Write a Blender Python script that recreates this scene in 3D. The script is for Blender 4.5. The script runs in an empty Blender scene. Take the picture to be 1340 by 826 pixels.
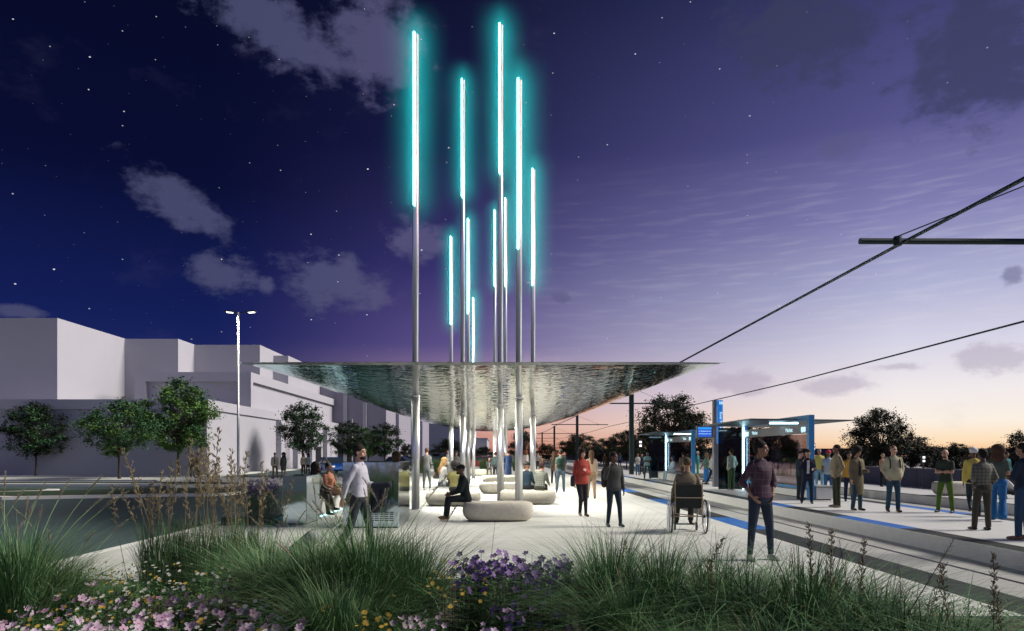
import bpy, bmesh, math, random
from mathutils import Vector, Matrix
random.seed(7)
R=math.radians
SC=bpy.context.scene; COL=SC.collection
F=900.0; HX=657.0; HY=594.0; EYE=1.65
def gp(px,py,z=0.0):
    Y=F*(EYE-z)/(py-HY); return ((px-HX)/F*Y, Y)
# ---------------------------------------------------------------- materials
def mat(name,col,rough=0.7,metal=0.0,var=0.0,scale=8.0,bump=0.0,bscale=None,emit=None,estr=0.0,spec=None,stretch=None):
    m=bpy.data.materials.new(name); m.use_nodes=True
    nt=m.node_tree; b=nt.nodes['Principled BSDF']
    b.inputs['Base Color'].default_value=(*col,1); b.inputs['Roughness'].default_value=rough; b.inputs['Metallic'].default_value=metal
    if spec is not None: b.inputs['Specular IOR Level'].default_value=spec
    if var or bump:
        tc=nt.nodes.new('ShaderNodeTexCoord'); mp=nt.nodes.new('ShaderNodeMapping')
        nt.links.new(tc.outputs['Object'],mp.inputs[0])
        if stretch: mp.inputs['Scale'].default_value=stretch
        n=nt.nodes.new('ShaderNodeTexNoise'); n.inputs['Scale'].default_value=scale; n.inputs['Detail'].default_value=5
        nt.links.new(mp.outputs[0],n.inputs['Vector'])
        if var:
            mx=nt.nodes.new('ShaderNodeMix'); mx.data_type='RGBA'
            mx.inputs[6].default_value=tuple(max(0,c*(1-var)) for c in col)+(1,)
            mx.inputs[7].default_value=tuple(min(1,c*(1+var)) for c in col)+(1,)
            nt.links.new(n.outputs[0],mx.inputs[0]); nt.links.new(mx.outputs[2],b.inputs['Base Color'])
        if bump:
            n2=n
            if bscale:
                n2=nt.nodes.new('ShaderNodeTexNoise'); n2.inputs['Scale'].default_value=bscale; n2.inputs['Detail'].default_value=4
                nt.links.new(mp.outputs[0],n2.inputs['Vector'])
            bp=nt.nodes.new('ShaderNodeBump'); bp.inputs['Strength'].default_value=1.0; bp.inputs['Distance'].default_value=bump
            nt.links.new(n2.outputs[0],bp.inputs['Height']); nt.links.new(bp.outputs[0],b.inputs['Normal'])
    if emit:
        b.inputs['Emission Color'].default_value=(*emit,1); b.inputs['Emission Strength'].default_value=estr
    return m
_cloth={}
def cloth(col,rough=0.85):
    k=tuple(round(c,3) for c in col)
    if k not in _cloth: _cloth[k]=mat('cloth',col,rough,0,0.16,5.0,0.020,7.5,spec=0.25)
    return _cloth[k]
def plaid(name,base,l1,l2,scale):
    m=mat(name,base,0.85); nt=m.node_tree; b=nt.nodes['Principled BSDF']
    tc=nt.nodes.new('ShaderNodeTexCoord'); sp=nt.nodes.new('ShaderNodeSeparateXYZ'); nt.links.new(tc.outputs['Object'],sp.inputs[0])
    def stripe(out,w,off):
        a=nt.nodes.new('ShaderNodeMath'); a.operation='MULTIPLY_ADD'; a.inputs[1].default_value=scale; a.inputs[2].default_value=off+50
        f=nt.nodes.new('ShaderNodeMath'); f.operation='FRACT'; c=nt.nodes.new('ShaderNodeMath'); c.operation='LESS_THAN'; c.inputs[1].default_value=w
        nt.links.new(out,a.inputs[0]); nt.links.new(a.outputs[0],f.inputs[0]); nt.links.new(f.outputs[0],c.inputs[0]); return c.outputs[0]
    add=nt.nodes.new('ShaderNodeMath'); add.inputs[1].default_value=0; nt.links.new(sp.outputs[0],add.inputs[0])
    prev=None
    for (o,w,off,col,f) in ((add.outputs[0],.40,0,l1,.5),(sp.outputs[2],.40,0,l1,.5),(add.outputs[0],.14,.5,l2,.5),(sp.outputs[2],.14,.5,l2,.5)):
        s=stripe(o,w,off); mx=nt.nodes.new('ShaderNodeMix'); mx.data_type='RGBA'
        g=nt.nodes.new('ShaderNodeMath'); g.operation='MULTIPLY'; g.inputs[1].default_value=f
        nt.links.new(s,g.inputs[0]); nt.links.new(g.outputs[0],mx.inputs[0])
        if prev is None: mx.inputs[6].default_value=(*base,1)
        else: nt.links.new(prev,mx.inputs[6])
        mx.inputs[7].default_value=(*col,1); prev=mx.outputs[2]
    nt.links.new(prev,b.inputs['Base Color']); return m
def rgb(r,g,b): # sRGB 0-255 -> linear
    f=lambda c:(c/255/12.92) if c/255<=.04045 else ((c/255+.055)/1.055)**2.4
    return (f(r),f(g),f(b))
# ---------------------------------------------------------------- mesh builder
class MB:
    def __init__(s): s.v=[]; s.f=[]; s.m=[]
    def add(s,vs,fs,mi=0):
        o=len(s.v); s.v.extend([tuple(v) for v in vs]); s.f.extend([tuple(o+i for i in f) for f in fs]); s.m.extend([mi]*len(fs))
    def box(s,a,b,mi=0,M=None):
        x0,y0,z0=a; x1,y1,z1=b
        vs=[Vector(p) for p in ((x0,y0,z0),(x1,y0,z0),(x1,y1,z0),(x0,y1,z0),(x0,y0,z1),(x1,y0,z1),(x1,y1,z1),(x0,y1,z1))]
        if M: vs=[M@v for v in vs]
        s.add(vs,[(0,3,2,1),(4,5,6,7),(0,1,5,4),(1,2,6,5),(2,3,7,6),(3,0,4,7)],mi)
    def bbox(s,a,b,r=.03,mi=0,M=None): # box with chamfered vertical+top edges
        x0,y0,z0=a; x1,y1,z1=b
        def ring(z,i,c):
            return [(x0+i+c,y0+i,z),(x1-i-c,y0+i,z),(x1-i,y0+i+c,z),(x1-i,y1-i-c,z),(x1-i-c,y1-i,z),(x0+i+c,y1-i,z),(x0+i,y1-i-c,z),(x0+i,y0+i+c,z)]
        rs=ring(z0,0,r)+ring(z1-r,0,r)+ring(z1,r*.8,r)
        if M: rs=[M@Vector(p) for p in rs]
        fs=[tuple(range(7,-1,-1)),tuple(range(16,24))]
        for k in (0,8):
            for i in range(8):
                j=(i+1)%8; fs.append((k+i,k+j,k+8+j,k+8+i))
        s.add(rs,fs,mi)
    def tube(s,pts,rad,n=8,mi=0,cap=True):
        pts=[Vector(p) for p in pts]; k=len(pts)
        if not hasattr(rad,'__len__'): rad=[rad]*k
        vs=[];
        d0=(pts[1]-pts[0]).normalized(); up=Vector((0,0,1)) if abs(d0.z)<.9 else Vector((1,0,0))
        a=d0.cross(up).normalized()
        for i in range(k):
            d=(pts[min(i+1,k-1)]-pts[max(i-1,0)]).normalized()
            a=(a-d*a.dot(d)).normalized(); b=d.cross(a)
            for j in range(n):
                t=2*math.pi*j/n; vs.append(pts[i]+(a*math.cos(t)+b*math.sin(t))*rad[i])
        fs=[(i*n+j,i*n+(j+1)%n,(i+1)*n+(j+1)%n,(i+1)*n+j) for i in range(k-1) for j in range(n)]
        if cap: fs+=[tuple(range(n-1,-1,-1)),tuple((k-1)*n+j for j in range(n))]
        s.add(vs,fs,mi)
    def cap(s,p0,r0,p1,r1,n=10,mi=0): # tapered capsule
        p0=Vector(p0); p1=Vector(p1); d=p1-p0
        if d.length<1e-4: d=Vector((0,0,1e-3)); p1=p0+d
        u=d.normalized(); P=[];Q=[]
        for t in (80,50,20): P.append(p0-u*r0*math.sin(R(t))); Q.append(r0*math.cos(R(t)))
        P+= [p0,p1]; Q+=[r0,r1]
        for t in (20,50,80): P.append(p1+u*r1*math.sin(R(t))); Q.append(r1*math.cos(R(t)))
        s.tube(P,Q,n,mi)
    def ell(s,c,r,M=None,n=12,mi=0):
        c=Vector(c); vs=[]; k=n//2
        for i in range(1,k):
            t=math.pi*i/k
            for j in range(n):
                p=2*math.pi*j/n; vs.append(Vector((r[0]*math.sin(t)*math.cos(p),r[1]*math.sin(t)*math.sin(p),r[2]*math.cos(t))))
        vs+=[Vector((0,0,r[2])),Vector((0,0,-r[2]))]
        if M: vs=[M@v for v in vs]
        vs=[v+c for v in vs]; T=len(vs)-2; fs=[]
        for i in range(k-2):
            for j in range(n): fs.append((i*n+j,(i+1)*n+j,(i+1)*n+(j+1)%n,i*n+(j+1)%n))
        for j in range(n): fs.append((T,j,(j+1)%n)); fs.append((T+1,(k-2)*n+(j+1)%n,(k-2)*n+j))
        s.add(vs,fs,mi)
    def loft(s,rings,n=16,mi=0,p=2.0): # rings (centre, rx, ry)
        vs=[]
        for c,rx,ry in rings:
            c=Vector(c)
            for j in range(n):
                t=2*math.pi*j/n; ct,st=math.cos(t),math.sin(t)
                vs.append(c+Vector((rx*math.copysign(abs(ct)**(2/p),ct),ry*math.copysign(abs(st)**(2/p),st),0)))
        k=len(rings)
        fs=[(i*n+j,i*n+(j+1)%n,(i+1)*n+(j+1)%n,(i+1)*n+j) for i in range(k-1) for j in range(n)]
        fs+=[tuple(range(n-1,-1,-1)),tuple((k-1)*n+j for j in range(n))]
        s.add(vs,fs,mi)
    def poly(s,pts,z0,z1,mi=0): # prism from xy list
        n=len(pts); vs=[(x,y,z0) for x,y in pts]+[(x,y,z1) for x,y in pts]
        s.add(vs,[tuple(range(n-1,-1,-1)),tuple(range(n,2*n))]+[(i,(i+1)%n,n+(i+1)%n,n+i) for i in range(n)],mi)
    def mesh(s,name,mats,smooth=False):
        me=bpy.data.meshes.new(name); me.from_pydata(s.v,[],s.f)
        if not isinstance(mats,(list,tuple)): mats=[mats]
        for m in mats: me.materials.append(m)
        if len(mats)>1: me.polygons.foreach_set('material_index',s.m)
        if smooth: me.polygons.foreach_set('use_smooth',[True]*len(me.polygons))
        me.update(); return me
    def build(s,name,mats,parent=None,smooth=False,loc=None,normals=False):
        me=s.mesh(name,mats,smooth)
        if normals:
            bm=bmesh.new(); bm.from_mesh(me); bmesh.ops.recalc_face_normals(bm,faces=bm.faces); bm.to_mesh(me); bm.free()
        return link(name,me,parent,loc)
def link(name,data,parent=None,loc=None):
    o=bpy.data.objects.new(name,data); COL.objects.link(o)
    if parent: o.parent=parent
    if loc is not None: o.location=loc
    return o
def tag(o,label=None,cat=None,group=None,kind=None):
    if label: o['label']=label
    if cat: o['category']=cat
    if group: o['group']=group
    if kind: o['kind']=kind
    return o
def empty(name,loc=(0,0,0),rz=0,**k):
    o=bpy.data.objects.new(name,None); COL.objects.link(o); o.location=loc; o.rotation_euler=(0,0,rz); tag(o,**k); return o
KIDS={}
def copy_tree(o,parent=None):
    c=o.copy(); COL.objects.link(c); c.parent=parent
    for ch in list(o.children): copy_tree(ch,c)
    return c
def bevel(o,w,seg=2):
    m=o.modifiers.new('b','BEVEL'); m.width=w; m.segments=seg; m.limit_method='ANGLE'; return o
def text(name,body,size,mat_,parent,loc,rot,align='CENTER',ext=.002):
    cu=bpy.data.curves.new(name,'FONT'); cu.body=body; cu.size=size; cu.extrude=ext; cu.align_x=align; cu.align_y='CENTER'
    cu.materials.append(mat_); t=link('tmp',cu); dg=bpy.context.evaluated_depsgraph_get(); dg.update()
    me=bpy.data.meshes.new_from_object(t.evaluated_get(dg)); bpy.data.objects.remove(t)
    o=link(name,me,parent,loc); o.rotation_euler=rot; return o
# ---------------------------------------------------------------- camera / render
cam=bpy.data.objects.new('camera',bpy.data.cameras.new('camera')); COL.objects.link(cam); SC.camera=cam
cam.location=(0,0,EYE); cam.rotation_euler=(R(90),0,0)
cam.data.sensor_width=36; cam.data.lens=36*F/1340; cam.data.shift_x=(670-HX)/1340; cam.data.shift_y=(HY-413)/1340
cam.data.clip_start=.05; cam.data.clip_end=3000
SC.view_settings.view_transform='Standard'; SC.view_settings.look='None'; SC.view_settings.exposure=0; SC.view_settings.gamma=1
SC.render.engine='CYCLES'; SC.cycles.use_denoising=True
try: SC.cycles.denoiser='OPENIMAGEDENOISE'
except Exception: pass
SC.cycles.max_bounces=6; SC.cycles.diffuse_bounces=3; SC.cycles.glossy_bounces=4; SC.cycles.volume_bounces=0
SC.cycles.sample_clamp_indirect=4; SC.cycles.caustics_reflective=False; SC.cycles.caustics_refractive=False
# ---------------------------------------------------------------- world (dusk sky)
W=bpy.data.worlds.new('World'); SC.world=W; W.use_nodes=True; nt=W.node_tree; nt.nodes.clear()
def N(t,**k):
    n=nt.nodes.new(t)
    for a,b in k.items(): setattr(n,a,b)
    return n
def L(a,b): nt.links.new(a,b)
def M_(op,a,b=None,c=None,clamp=False):
    n=N('ShaderNodeMath',operation=op); n.use_clamp=clamp
    for i,x in enumerate((a,b,c)):
        if x is None: continue
        if isinstance(x,(int,float)): n.inputs[i].default_value=x
        else: L(x,n.inputs[i])
    return n.outputs[0]
def MR(x,a,b,c=0,d=1,smooth=True):
    n=N('ShaderNodeMapRange'); n.interpolation_type='SMOOTHSTEP' if smooth else 'LINEAR'
    L(x,n.inputs[0])
    for i,v in enumerate((a,b,c,d)): n.inputs[i+1].default_value=v
    return n.outputs[0]
def MX(f,a,b):
    n=N('ShaderNodeMix',data_type='RGBA')
    for i,x in ((0,f),(6,a),(7,b)):
        if isinstance(x,(int,float)): n.inputs[i].default_value=x
        elif isinstance(x,tuple): n.inputs[i].default_value=(*x,1)
        else: L(x,n.inputs[i])
    return n.outputs[2]
tc=N('ShaderNodeTexCoord'); sep=N('ShaderNodeSeparateXYZ'); L(tc.outputs['Generated'],sep.inputs[0])
az=M_('ARCTAN2',sep.outputs[0],sep.outputs[1]); el=M_('ARCSINE',sep.outputs[2])
eld=M_('MULTIPLY',el,180/math.pi/60,clamp=True)  # 0..60 deg -> 0..1
def ramp(stops):
    n=N('ShaderNodeValToRGB'); L(eld,n.inputs[0]); e=n.color_ramp.elements
    while len(e)<len(stops): e.new(.5)
    for i,(deg,c) in enumerate(stops): e[i].position=deg/60; e[i].color=(*rgb(*c),1)
    return n.outputs[0]
left=ramp([(0,(80,62,98)),(4,(38,46,100)),(10,(20,31,88)),(20,(9,14,50)),(33,(8,11,38)),(60,(8,10,34))])
mid=ramp([(0,(190,108,94)),(2.2,(216,162,150)),(4.5,(180,150,174)),(9,(98,85,141)),(15,(60,55,113)),(24,(27,29,70)),(35,(16,19,47)),(60,(12,14,40))])
right=ramp([(0,(246,186,138)),(.9,(254,224,186)),(2.3,(252,240,226)),(4.5,(242,235,236)),(8,(214,212,230)),(12,(176,178,212)),(17,(130,128,179)),(23,(86,84,140)),(33,(50,54,98)),(60,(25,25,60))])
back=ramp([(0,(150,150,180)),(10,(140,142,180)),(25,(96,102,150)),(45,(48,52,100)),(60,(20,22,60))])
noise=N('ShaderNodeTexNoise'); noise.inputs['Scale'].default_value=9; noise.inputs['Detail'].default_value=9; noise.inputs['Roughness'].default_value=.6
cmb=N('ShaderNodeCombineXYZ'); L(az,cmb.inputs[0]); L(M_('MULTIPLY',el,1.6),cmb.inputs[1])
L(cmb.outputs[0],noise.inputs['Vector'])
f1=MR(az,R(-24),R(2)); f2=MR(az,R(-3),R(30),smooth=False)
sky=MX(f2,MX(f1,left,mid),right)
azabs=M_('ABSOLUTE',az); sky=MX(MR(azabs,R(75),R(130)),sky,back)
# thin streaky high cloud, low on the right
st=N('ShaderNodeTexNoise'); st.inputs['Scale'].default_value=14; st.inputs['Detail'].default_value=8
mp=N('ShaderNodeMapping'); mp.inputs['Scale'].default_value=(1,6,1); mp.inputs['Rotation'].default_value=(0,0,.12); L(cmb.outputs[0],mp.inputs[0]); L(mp.outputs[0],st.inputs['Vector'])
stm=M_('MULTIPLY',M_('MULTIPLY',MR(st.outputs[0],.45,.75),f2),M_('MULTIPLY',MR(el,R(5),R(10)),MR(el,R(24),R(14))))
sky=MX(M_('MULTIPLY',stm,.17),sky,(.78,.75,.83))
sky=MX(M_('MULTIPLY',MR(noise.outputs[0],.55,.8),.12),sky,(.10,.09,.2))
def px2(px,py):
    dx=px-HX; return math.atan2(dx,F), math.atan2(HY-py,math.hypot(F,dx))
n2=N('ShaderNodeTexNoise'); n2.inputs['Scale'].default_value=24; n2.inputs['Detail'].default_value=8; n2.inputs['Roughness'].default_value=.62; L(cmb.outputs[0],n2.inputs['Vector'])
def cloudmask(lst):
    tot=None
    for (px,py,rx,ry,rot) in lst:
        a0,e0=px2(px,py); sc=math.hypot(F,px-HX)
        ax=rx/sc*math.cos(a0); ay=ry/sc
        da=M_('SUBTRACT',az,a0); de=M_('SUBTRACT',el,e0)
        c,s_=math.cos(rot),math.sin(rot)
        u=M_('DIVIDE',M_('ADD',M_('MULTIPLY',da,c),M_('MULTIPLY',de,s_)),ax)
        v=M_('DIVIDE',M_('SUBTRACT',M_('MULTIPLY',de,c),M_('MULTIPLY',da,s_)),ay)
        d=M_('SUBTRACT',1.0,M_('SQRT',M_('ADD',M_('MULTIPLY',u,u),M_('MULTIPLY',v,v))))
        tot=d if tot is None else M_('MAXIMUM',tot,d)
    x=M_('ADD',tot,M_('MULTIPLY',M_('SUBTRACT',n2.outputs[0],.5),2.3))
    return MR(x,-.08,.62)
c1=cloudmask([(235,265,85,30,-.45),(290,358,55,28,-.1),(440,372,85,40,-.1),(548,314,45,30,0),(360,36,135,38,-.35),(490,55,75,60,.1),(350,374,14,16,0),(25,408,40,10,0)])
sky=MX(M_('MULTIPLY',c1,.85),sky,MX(f1,(.068,.074,.16),(.105,.095,.21)))
c2=cloudmask([(1050,45,120,60,-.1),(1280,70,130,90,-.2)])
sky=MX(M_('MULTIPLY',c2,.72),sky,(.042,.048,.105))
c3=cloudmask([(1095,192,42,20,.1),(1326,360,18,15,0),(735,390,14,8,0)])
sky=MX(M_('MULTIPLY',c3,.55),sky,(.10,.10,.22))
c4=cloudmask([(1295,470,52,24,0),(1092,505,52,16,0),(960,502,58,20,.1),(1180,480,40,7,0),(700,480,60,14,0)])
sky=MX(M_('MULTIPLY',c4,.5),sky,(.40,.34,.46))
vo=N('ShaderNodeTexVoronoi',voronoi_dimensions='2D'); vo.inputs['Scale'].default_value=26; L(cmb.outputs[0],vo.inputs['Vector'])
sc_=N('ShaderNodeSeparateColor'); L(vo.outputs['Color'],sc_.inputs[0])
bri=M_('POWER',sc_.outputs[0],7.0)
star=M_('MULTIPLY',M_('LESS_THAN',vo.outputs['Distance'],M_('MULTIPLY_ADD',bri,.018,.014)),M_('MULTIPLY_ADD',bri,.9,M_('MULTIPLY',M_('GREATER_THAN',sc_.outputs[1],.45),.06)))
star=M_('MULTIPLY',star,M_('MULTIPLY',MR(el,R(6),R(13)),M_('SUBTRACT',1.0,M_('MULTIPLY',f2,.75))))
addn=N('ShaderNodeMix',data_type='RGBA',blend_type='ADD'); addn.inputs[0].default_value=1
L(sky,addn.inputs[6]); cs=N('ShaderNodeCombineColor'); [L(star,cs.inputs[i]) for i in range(3)]; L(cs.outputs[0],addn.inputs[7])
bg=N('ShaderNodeBackground'); L(addn.outputs[2],bg.inputs[0]); bg.inputs[1].default_value=1.0
# ground side of the dome stays dark
out=N('ShaderNodeOutputWorld'); L(bg.outputs[0],out.inputs[0])
sun=bpy.data.objects.new('sun',bpy.data.lights.new('sun','SUN')); COL.objects.link(sun)
sun.data.energy=4.8; sun.data.color=(1,.945,.86); sun.data.angle=R(22)
_d=Vector((1.0,.06,.80)).normalized(); sun.rotation_euler=_d.to_track_quat('Z','Y').to_euler()
# ---------------------------------------------------------------- material library
def slab_mat(name,col,jx,jy,ox,oy,w=.012,joint=(.22,.22,.21)):
    m=mat(name,col,.55,0,.20,.7,.004,60.0); nt=m.node_tree; b=nt.nodes['Principled BSDF']
    src=b.inputs['Base Color'].links[0].from_socket
    g=nt.nodes.new('ShaderNodeNewGeometry'); sp=nt.nodes.new('ShaderNodeSeparateXYZ'); nt.links.new(g.outputs['Position'],sp.inputs[0])
    ms=[]
    for i,(j,o) in enumerate(((jx,ox),(jy,oy))):
        if not j: continue
        a=nt.nodes.new('ShaderNodeMath'); a.operation='SUBTRACT'; a.inputs[1].default_value=o-j*200
        q=nt.nodes.new('ShaderNodeMath'); q.operation='MODULO'; q.inputs[1].default_value=j
        l=nt.nodes.new('ShaderNodeMath'); l.operation='LESS_THAN'; l.inputs[1].default_value=w
        nt.links.new(sp.outputs[i],a.inputs[0]); nt.links.new(a.outputs[0],q.inputs[0]); nt.links.new(q.outputs[0],l.inputs[0]); ms.append(l.outputs[0])
    mx=nt.nodes.new('ShaderNodeMath'); mx.operation='MAXIMUM'; nt.links.new(ms[0],mx.inputs[0])
    if len(ms)>1: nt.links.new(ms[1],mx.inputs[1])
    x=nt.nodes.new('ShaderNodeMix'); x.data_type='RGBA'; nt.links.new(mx.outputs[0],x.inputs[0]); nt.links.new(src,x.inputs[6]); x.inputs[7].default_value=(*joint,1)
    nt.links.new(x.outputs[2],b.inputs['Base Color']); return m
PLAZA=slab_mat('plaza_concrete',(.60,.605,.555),2.3,2.45,-.18,11.1,.016)
PLAT=slab_mat('platform_concrete',(.66,.66,.64),0,2.45,0,11.1,.008,(.4,.4,.4))
TRACK=slab_mat('track_concrete',(.56,.56,.52),0,4.9,0,11.1,.01)
KERB=mat('kerb_concrete',(.70,.70,.65),.8,0,.12,6,.01,50)
ASPH=mat('asphalt',(.042,.072,.075),.8,0,.25,2.0,.01,90)
DARK=mat('dark_paver',(.030,.033,.030),.6,0,.6,2.5,.003,60,spec=.2)
BLUE=mat('blue_tactile',(.02,.12,.42),.45,0,.2,8,.004,80)
CHROME=mat('polished_steel',(.86,.87,.88),.38,.93)
BRUSH=mat('brushed_steel',(.86,.86,.85),.33,.9)
MIRROR=mat('mirror_steel',(.48,.58,.63),.06,1,0,1,.002,1.2)
LED=mat('cyan_light',(.7,.95,1),.4,emit=(.25,.90,.95),estr=15)
LEDW=mat('white_blue_light',(.7,.95,1),.4,emit=(.55,.90,1.0),estr=9)
LEDSOFT=mat('soft_cyan_light',(.7,.95,1),.4,emit=(.35,.85,.95),estr=3)
STONE=mat('cast_stone',(.56,.525,.43),.8,0,.22,9,.010,38)
SIGNB=mat('sign_blue',(.01,.16,.50),.4,emit=(.01,.22,.75),estr=.55)
FRAMEB=mat('frame_blue',(.03,.22,.48),.35)
GREYM=mat('grey_metal',(.17,.18,.20),.4,.6)
POLEG=mat('dark_green_metal',(.012,.028,.028),.45,.3)
BLACK=mat('black_paint',(.012,.012,.014),.4)
SOIL=mat('soil',(.045,.035,.022),.95,0,.4,8,.03,20)
GRASSG=mat('lawn',(.02,.045,.018),.9,0,.4,20,.02,60)
WHITEG=mat('lit_lettering',(.8,.95,1),.4,emit=(.55,.9,1),estr=.9)
GLASSD=mat('tinted_glass',(.06,.05,.06),.08); 
def glass(name,tint,fac):
    m=bpy.data.materials.new(name); m.use_nodes=True; n=m.node_tree; n.nodes.clear()
    o=n.nodes.new('ShaderNodeOutputMaterial'); t=n.nodes.new('ShaderNodeBsdfTransparent'); t.inputs[0].default_value=(*tint,1)
    g=n.nodes.new('ShaderNodeBsdfGlossy'); g.inputs['Roughness'].default_value=.03; g.inputs[0].default_value=(.8,.8,.85,1)
    x=n.nodes.new('ShaderNodeMixShader'); x.inputs[0].default_value=fac
    n.links.new(t.outputs[0],x.inputs[1]); n.links.new(g.outputs[0],x.inputs[2]); n.links.new(x.outputs[0],o.inputs[0]); return m
TGLASS=glass('shelter_glass',(.52,.45,.47),.08); SGLASS=glass('side_glass',(.10,.15,.17),.05)
def foliage(name,col,var=.45):
    m=mat(name,col,.65,0,var,1.2,spec=.25); b=m.node_tree.nodes['Principled BSDF']
    try: b.inputs['Subsurface Weight'].default_value=0
    except Exception: pass
    return m
# ================================================================ SETTING
def sheet(name,pts,z,mat_,kind='structure',thick=None):
    m=MB()
    if thick: m.poly(pts,z-thick,z)
    else: m.add([(x,y,z) for x,y in pts],[tuple(range(len(pts)))])
    o=m.build(name,mat_,normals=bool(thick)); tag(o,kind=kind); return o
GROUND=mat('earth',(.05,.052,.05),.95,0,.3,.5)
sheet('ground',[(-1500,-60),(1500,-60),(1500,1500),(-1500,1500)],-.34,GROUND)
sheet('road',[(-70,-8),(-6.86,-8),(-6.86,43.7),(-70,43.7)],-.12,ASPH)
sheet('street',[(-60,48.2),(-7,48.2),(-7,90),(20,90),(20,300),(-60,300)],-.10,ASPH)
sheet('plaza',[(-6.7,9.05),(1.6,9.05),(1.6,7.0),(5.33,7.0),(5.33,90),(-6.7,90)],0,PLAZA,thick=.3)
sheet('planting_bed_soil',[(-16,1.0),(5.33,1.0),(5.33,6.98),(1.58,6.98),(1.58,9.03),(-16,9.03)],-.02,SOIL)
# right front plaza strip in front of tracks
sheet('track_bed',[(5.93,2.0),(8.0,2.0),(8.0,140),(5.93,140)],-.15,TRACK,thick=.15)
m=MB(); m.box((-6.86,-3,-.3),(-6.70,43.7,.004)); tag(m.build('plaza_kerb',KERB),kind='structure')
# band at plaza edge: dark pavers with blue tactile lengths
def band(name,x0,x1,z,ya,yb,blues,th):
    ys=[ya]; 
    for a,b in blues: ys+=[a,b]
    ys.append(yb); d=MB(); bl=MB()
    for i in range(len(ys)-1):
        (d if i%2==0 else bl).box((x0,ys[i],z-th),(x1,ys[i+1],z))
    tag(d.build(name+'_dark_strip',DARK),kind='structure'); tag(bl.build(name+'_tactile_strip',BLUE),kind='structure')
B1=[(15.0,17.8),(22.3,25.2),(29.8,32.6),(37.3,40.1),(44.8,47.6),(52.3,55.1)]
B2=[(6.4,9.1),(13.9,16.7),(19.6,22.0),(28.9,31.7),(36.4,39.2),(43.9,46.7)]
band('plaza_edge',5.33,5.93,.004,2,90,B1,.34)
m=MB(); m.box((7.19,2,-.149),(7.25,140,-.143)); m.box((6.3,2,-.149),(6.36,140,-.143)); tag(m.build('track_rail_groove',BLACK),kind='structure')
PZ=.14
def platform(x0,x1,tag_):
    m=MB(); m.box((x0,2,-.3),(x1,140,PZ-.002)); o=tag(m.build('platform',PLAT),kind='structure')
    return o
def kerbface(x0,x1):
    m=MB(); m.box((x0,2,-.3),(x1,140,PZ)); tag(m.build('platform_kerb',KERB),kind='structure')
kerbface(8.0,8.012)
band('platform_edge',8.012,8.46,PZ+.002,2,140,B2,.2)
m=MB(); m.box((8.46,2,-.3),(11.45,140,PZ)); tag(m.build('platform',PLAT),kind='structure')
band('platform_far_edge',11.45,11.9,PZ+.002,2,140,[(10,12.8),(17.2,20.4),(25,27.8),(33,35.8)],.4)
sheet('far_track_bed',[(11.9,2.0),(15.1,2.0),(15.1,140),(11.9,140)],-.15,TRACK,thick=.15)
kerbface(15.1,15.112)
band('far_platform_edge',15.112,15.45,PZ+.002,2,140,[(40,43)],.2)
m=MB(); m.box((15.45,2,-.3),(18.98,140,PZ)); tag(m.build('far_platform',PLAT),kind='structure')
# water behind the wall, right
WATER=mat('river_water',(.05,.06,.08),.12,0,0,1.5,.03,1.2,spec=.9)
sheet('river',[(21,26),(420,26),(420,190),(21,190)],-.28,WATER)
# walls and parapets
def wall(x0,y0,x1,y1,z0,z1,label):
    m=MB(); m.box((x0,y0,z0),(x1,y1,z1)); a=m.build('low_wall',mat('wall_purple',(.05,.05,.10),.7,0,.15,2))
    c=MB(); c.box((x0-.03,y0-.02,z1),(x1+.03,y1+.02,z1+.05)); c.build('coping',mat('coping',(.09,.09,.12),.6),a)
    for k in range(int((y1-y0)/3)):
        p=MB(); p.box((x0-.012,y0+3*k,z0),(x0-.001,y0+3*k+.03,z1)); p.build('panel_joint',BLACK,a) if k<12 else None
    return tag(a,label,'wall')
wall(19.0,25.5,19.25,42,-.3,.95,'long low dark purple wall behind the far platform')
LONGB=mat('far_building_wall',(.05,.04,.085),.8,0,.1,.3)
m=MB(); m.box((20,196,-.3),(190,215,2.9)); o=m.build('waterside_building',LONGB); tag(o,'long low dark purple building on the horizon across the river','building')
random.seed(3); WW=mat('warm_window',(.5,.2,.1),.5,emit=(1,.35,.15),estr=.7)
for k in range(26):
    w=MB(); x=60+k*4.8+random.random()*2; w.box((x,195.9,1.0),(x+2.2,195.99,1.25)); w.build('lit_window',WW,o)
m=MB(); m.box((18,195,2.9),(192,216,3.15)); m.build('roof',BLACK,o)
# left islands and pavements
def island(name,pts,top,gr,z=.0):
    o=sheet(name,pts,z,top,thick=.25)
    if gr: 
        g=sheet('lawn',gr,z+.02,GRASSG,kind='stuff',thick=.01)
def arc(cx,cy,rx,ry,a0,a1,n=14): return [(cx+rx*math.cos(R(a0+(a1-a0)*i/n)),cy+ry*math.sin(R(a0+(a1-a0)*i/n))) for i in range(n+1)]
island('kerb_island',[(-19.2,26.4),(-13.6,28.4)]+arc(-12.9,30.2,1.5,1.9,-60,60)+[(-15,33.6),(-25,28.5)],KERB,[(-18.9,26.75),(-13.75,28.65)]+arc(-12.95,30.25,1.4,1.75,-55,55)+[(-15.1,33.3),(-24,28.5)])
island('kerb_island',[(-27,25.6),(-20.4,31),(-20.9,32.5),(-34,33),(-34,26)],KERB,[(-30,26.4),(-27,26.0),(-20.9,31.2),(-21.3,32.2),(-33,32.7)])
island('pavement',[(-60,37.8),(-15,37.8),(-15,39.3),(-18.5,40.6),(-60,42.2)],KERB,[(-44,38.6),(-17,38.4),(-19,39.9),(-44,41)])
sheet('pavement',[(-17,35.2),(-6.87,43.7),(-6.87,48.2),(-60,48.2),(-60,43.7),(-22,43.7)],.0,PLAZA,thick=.2)
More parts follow.
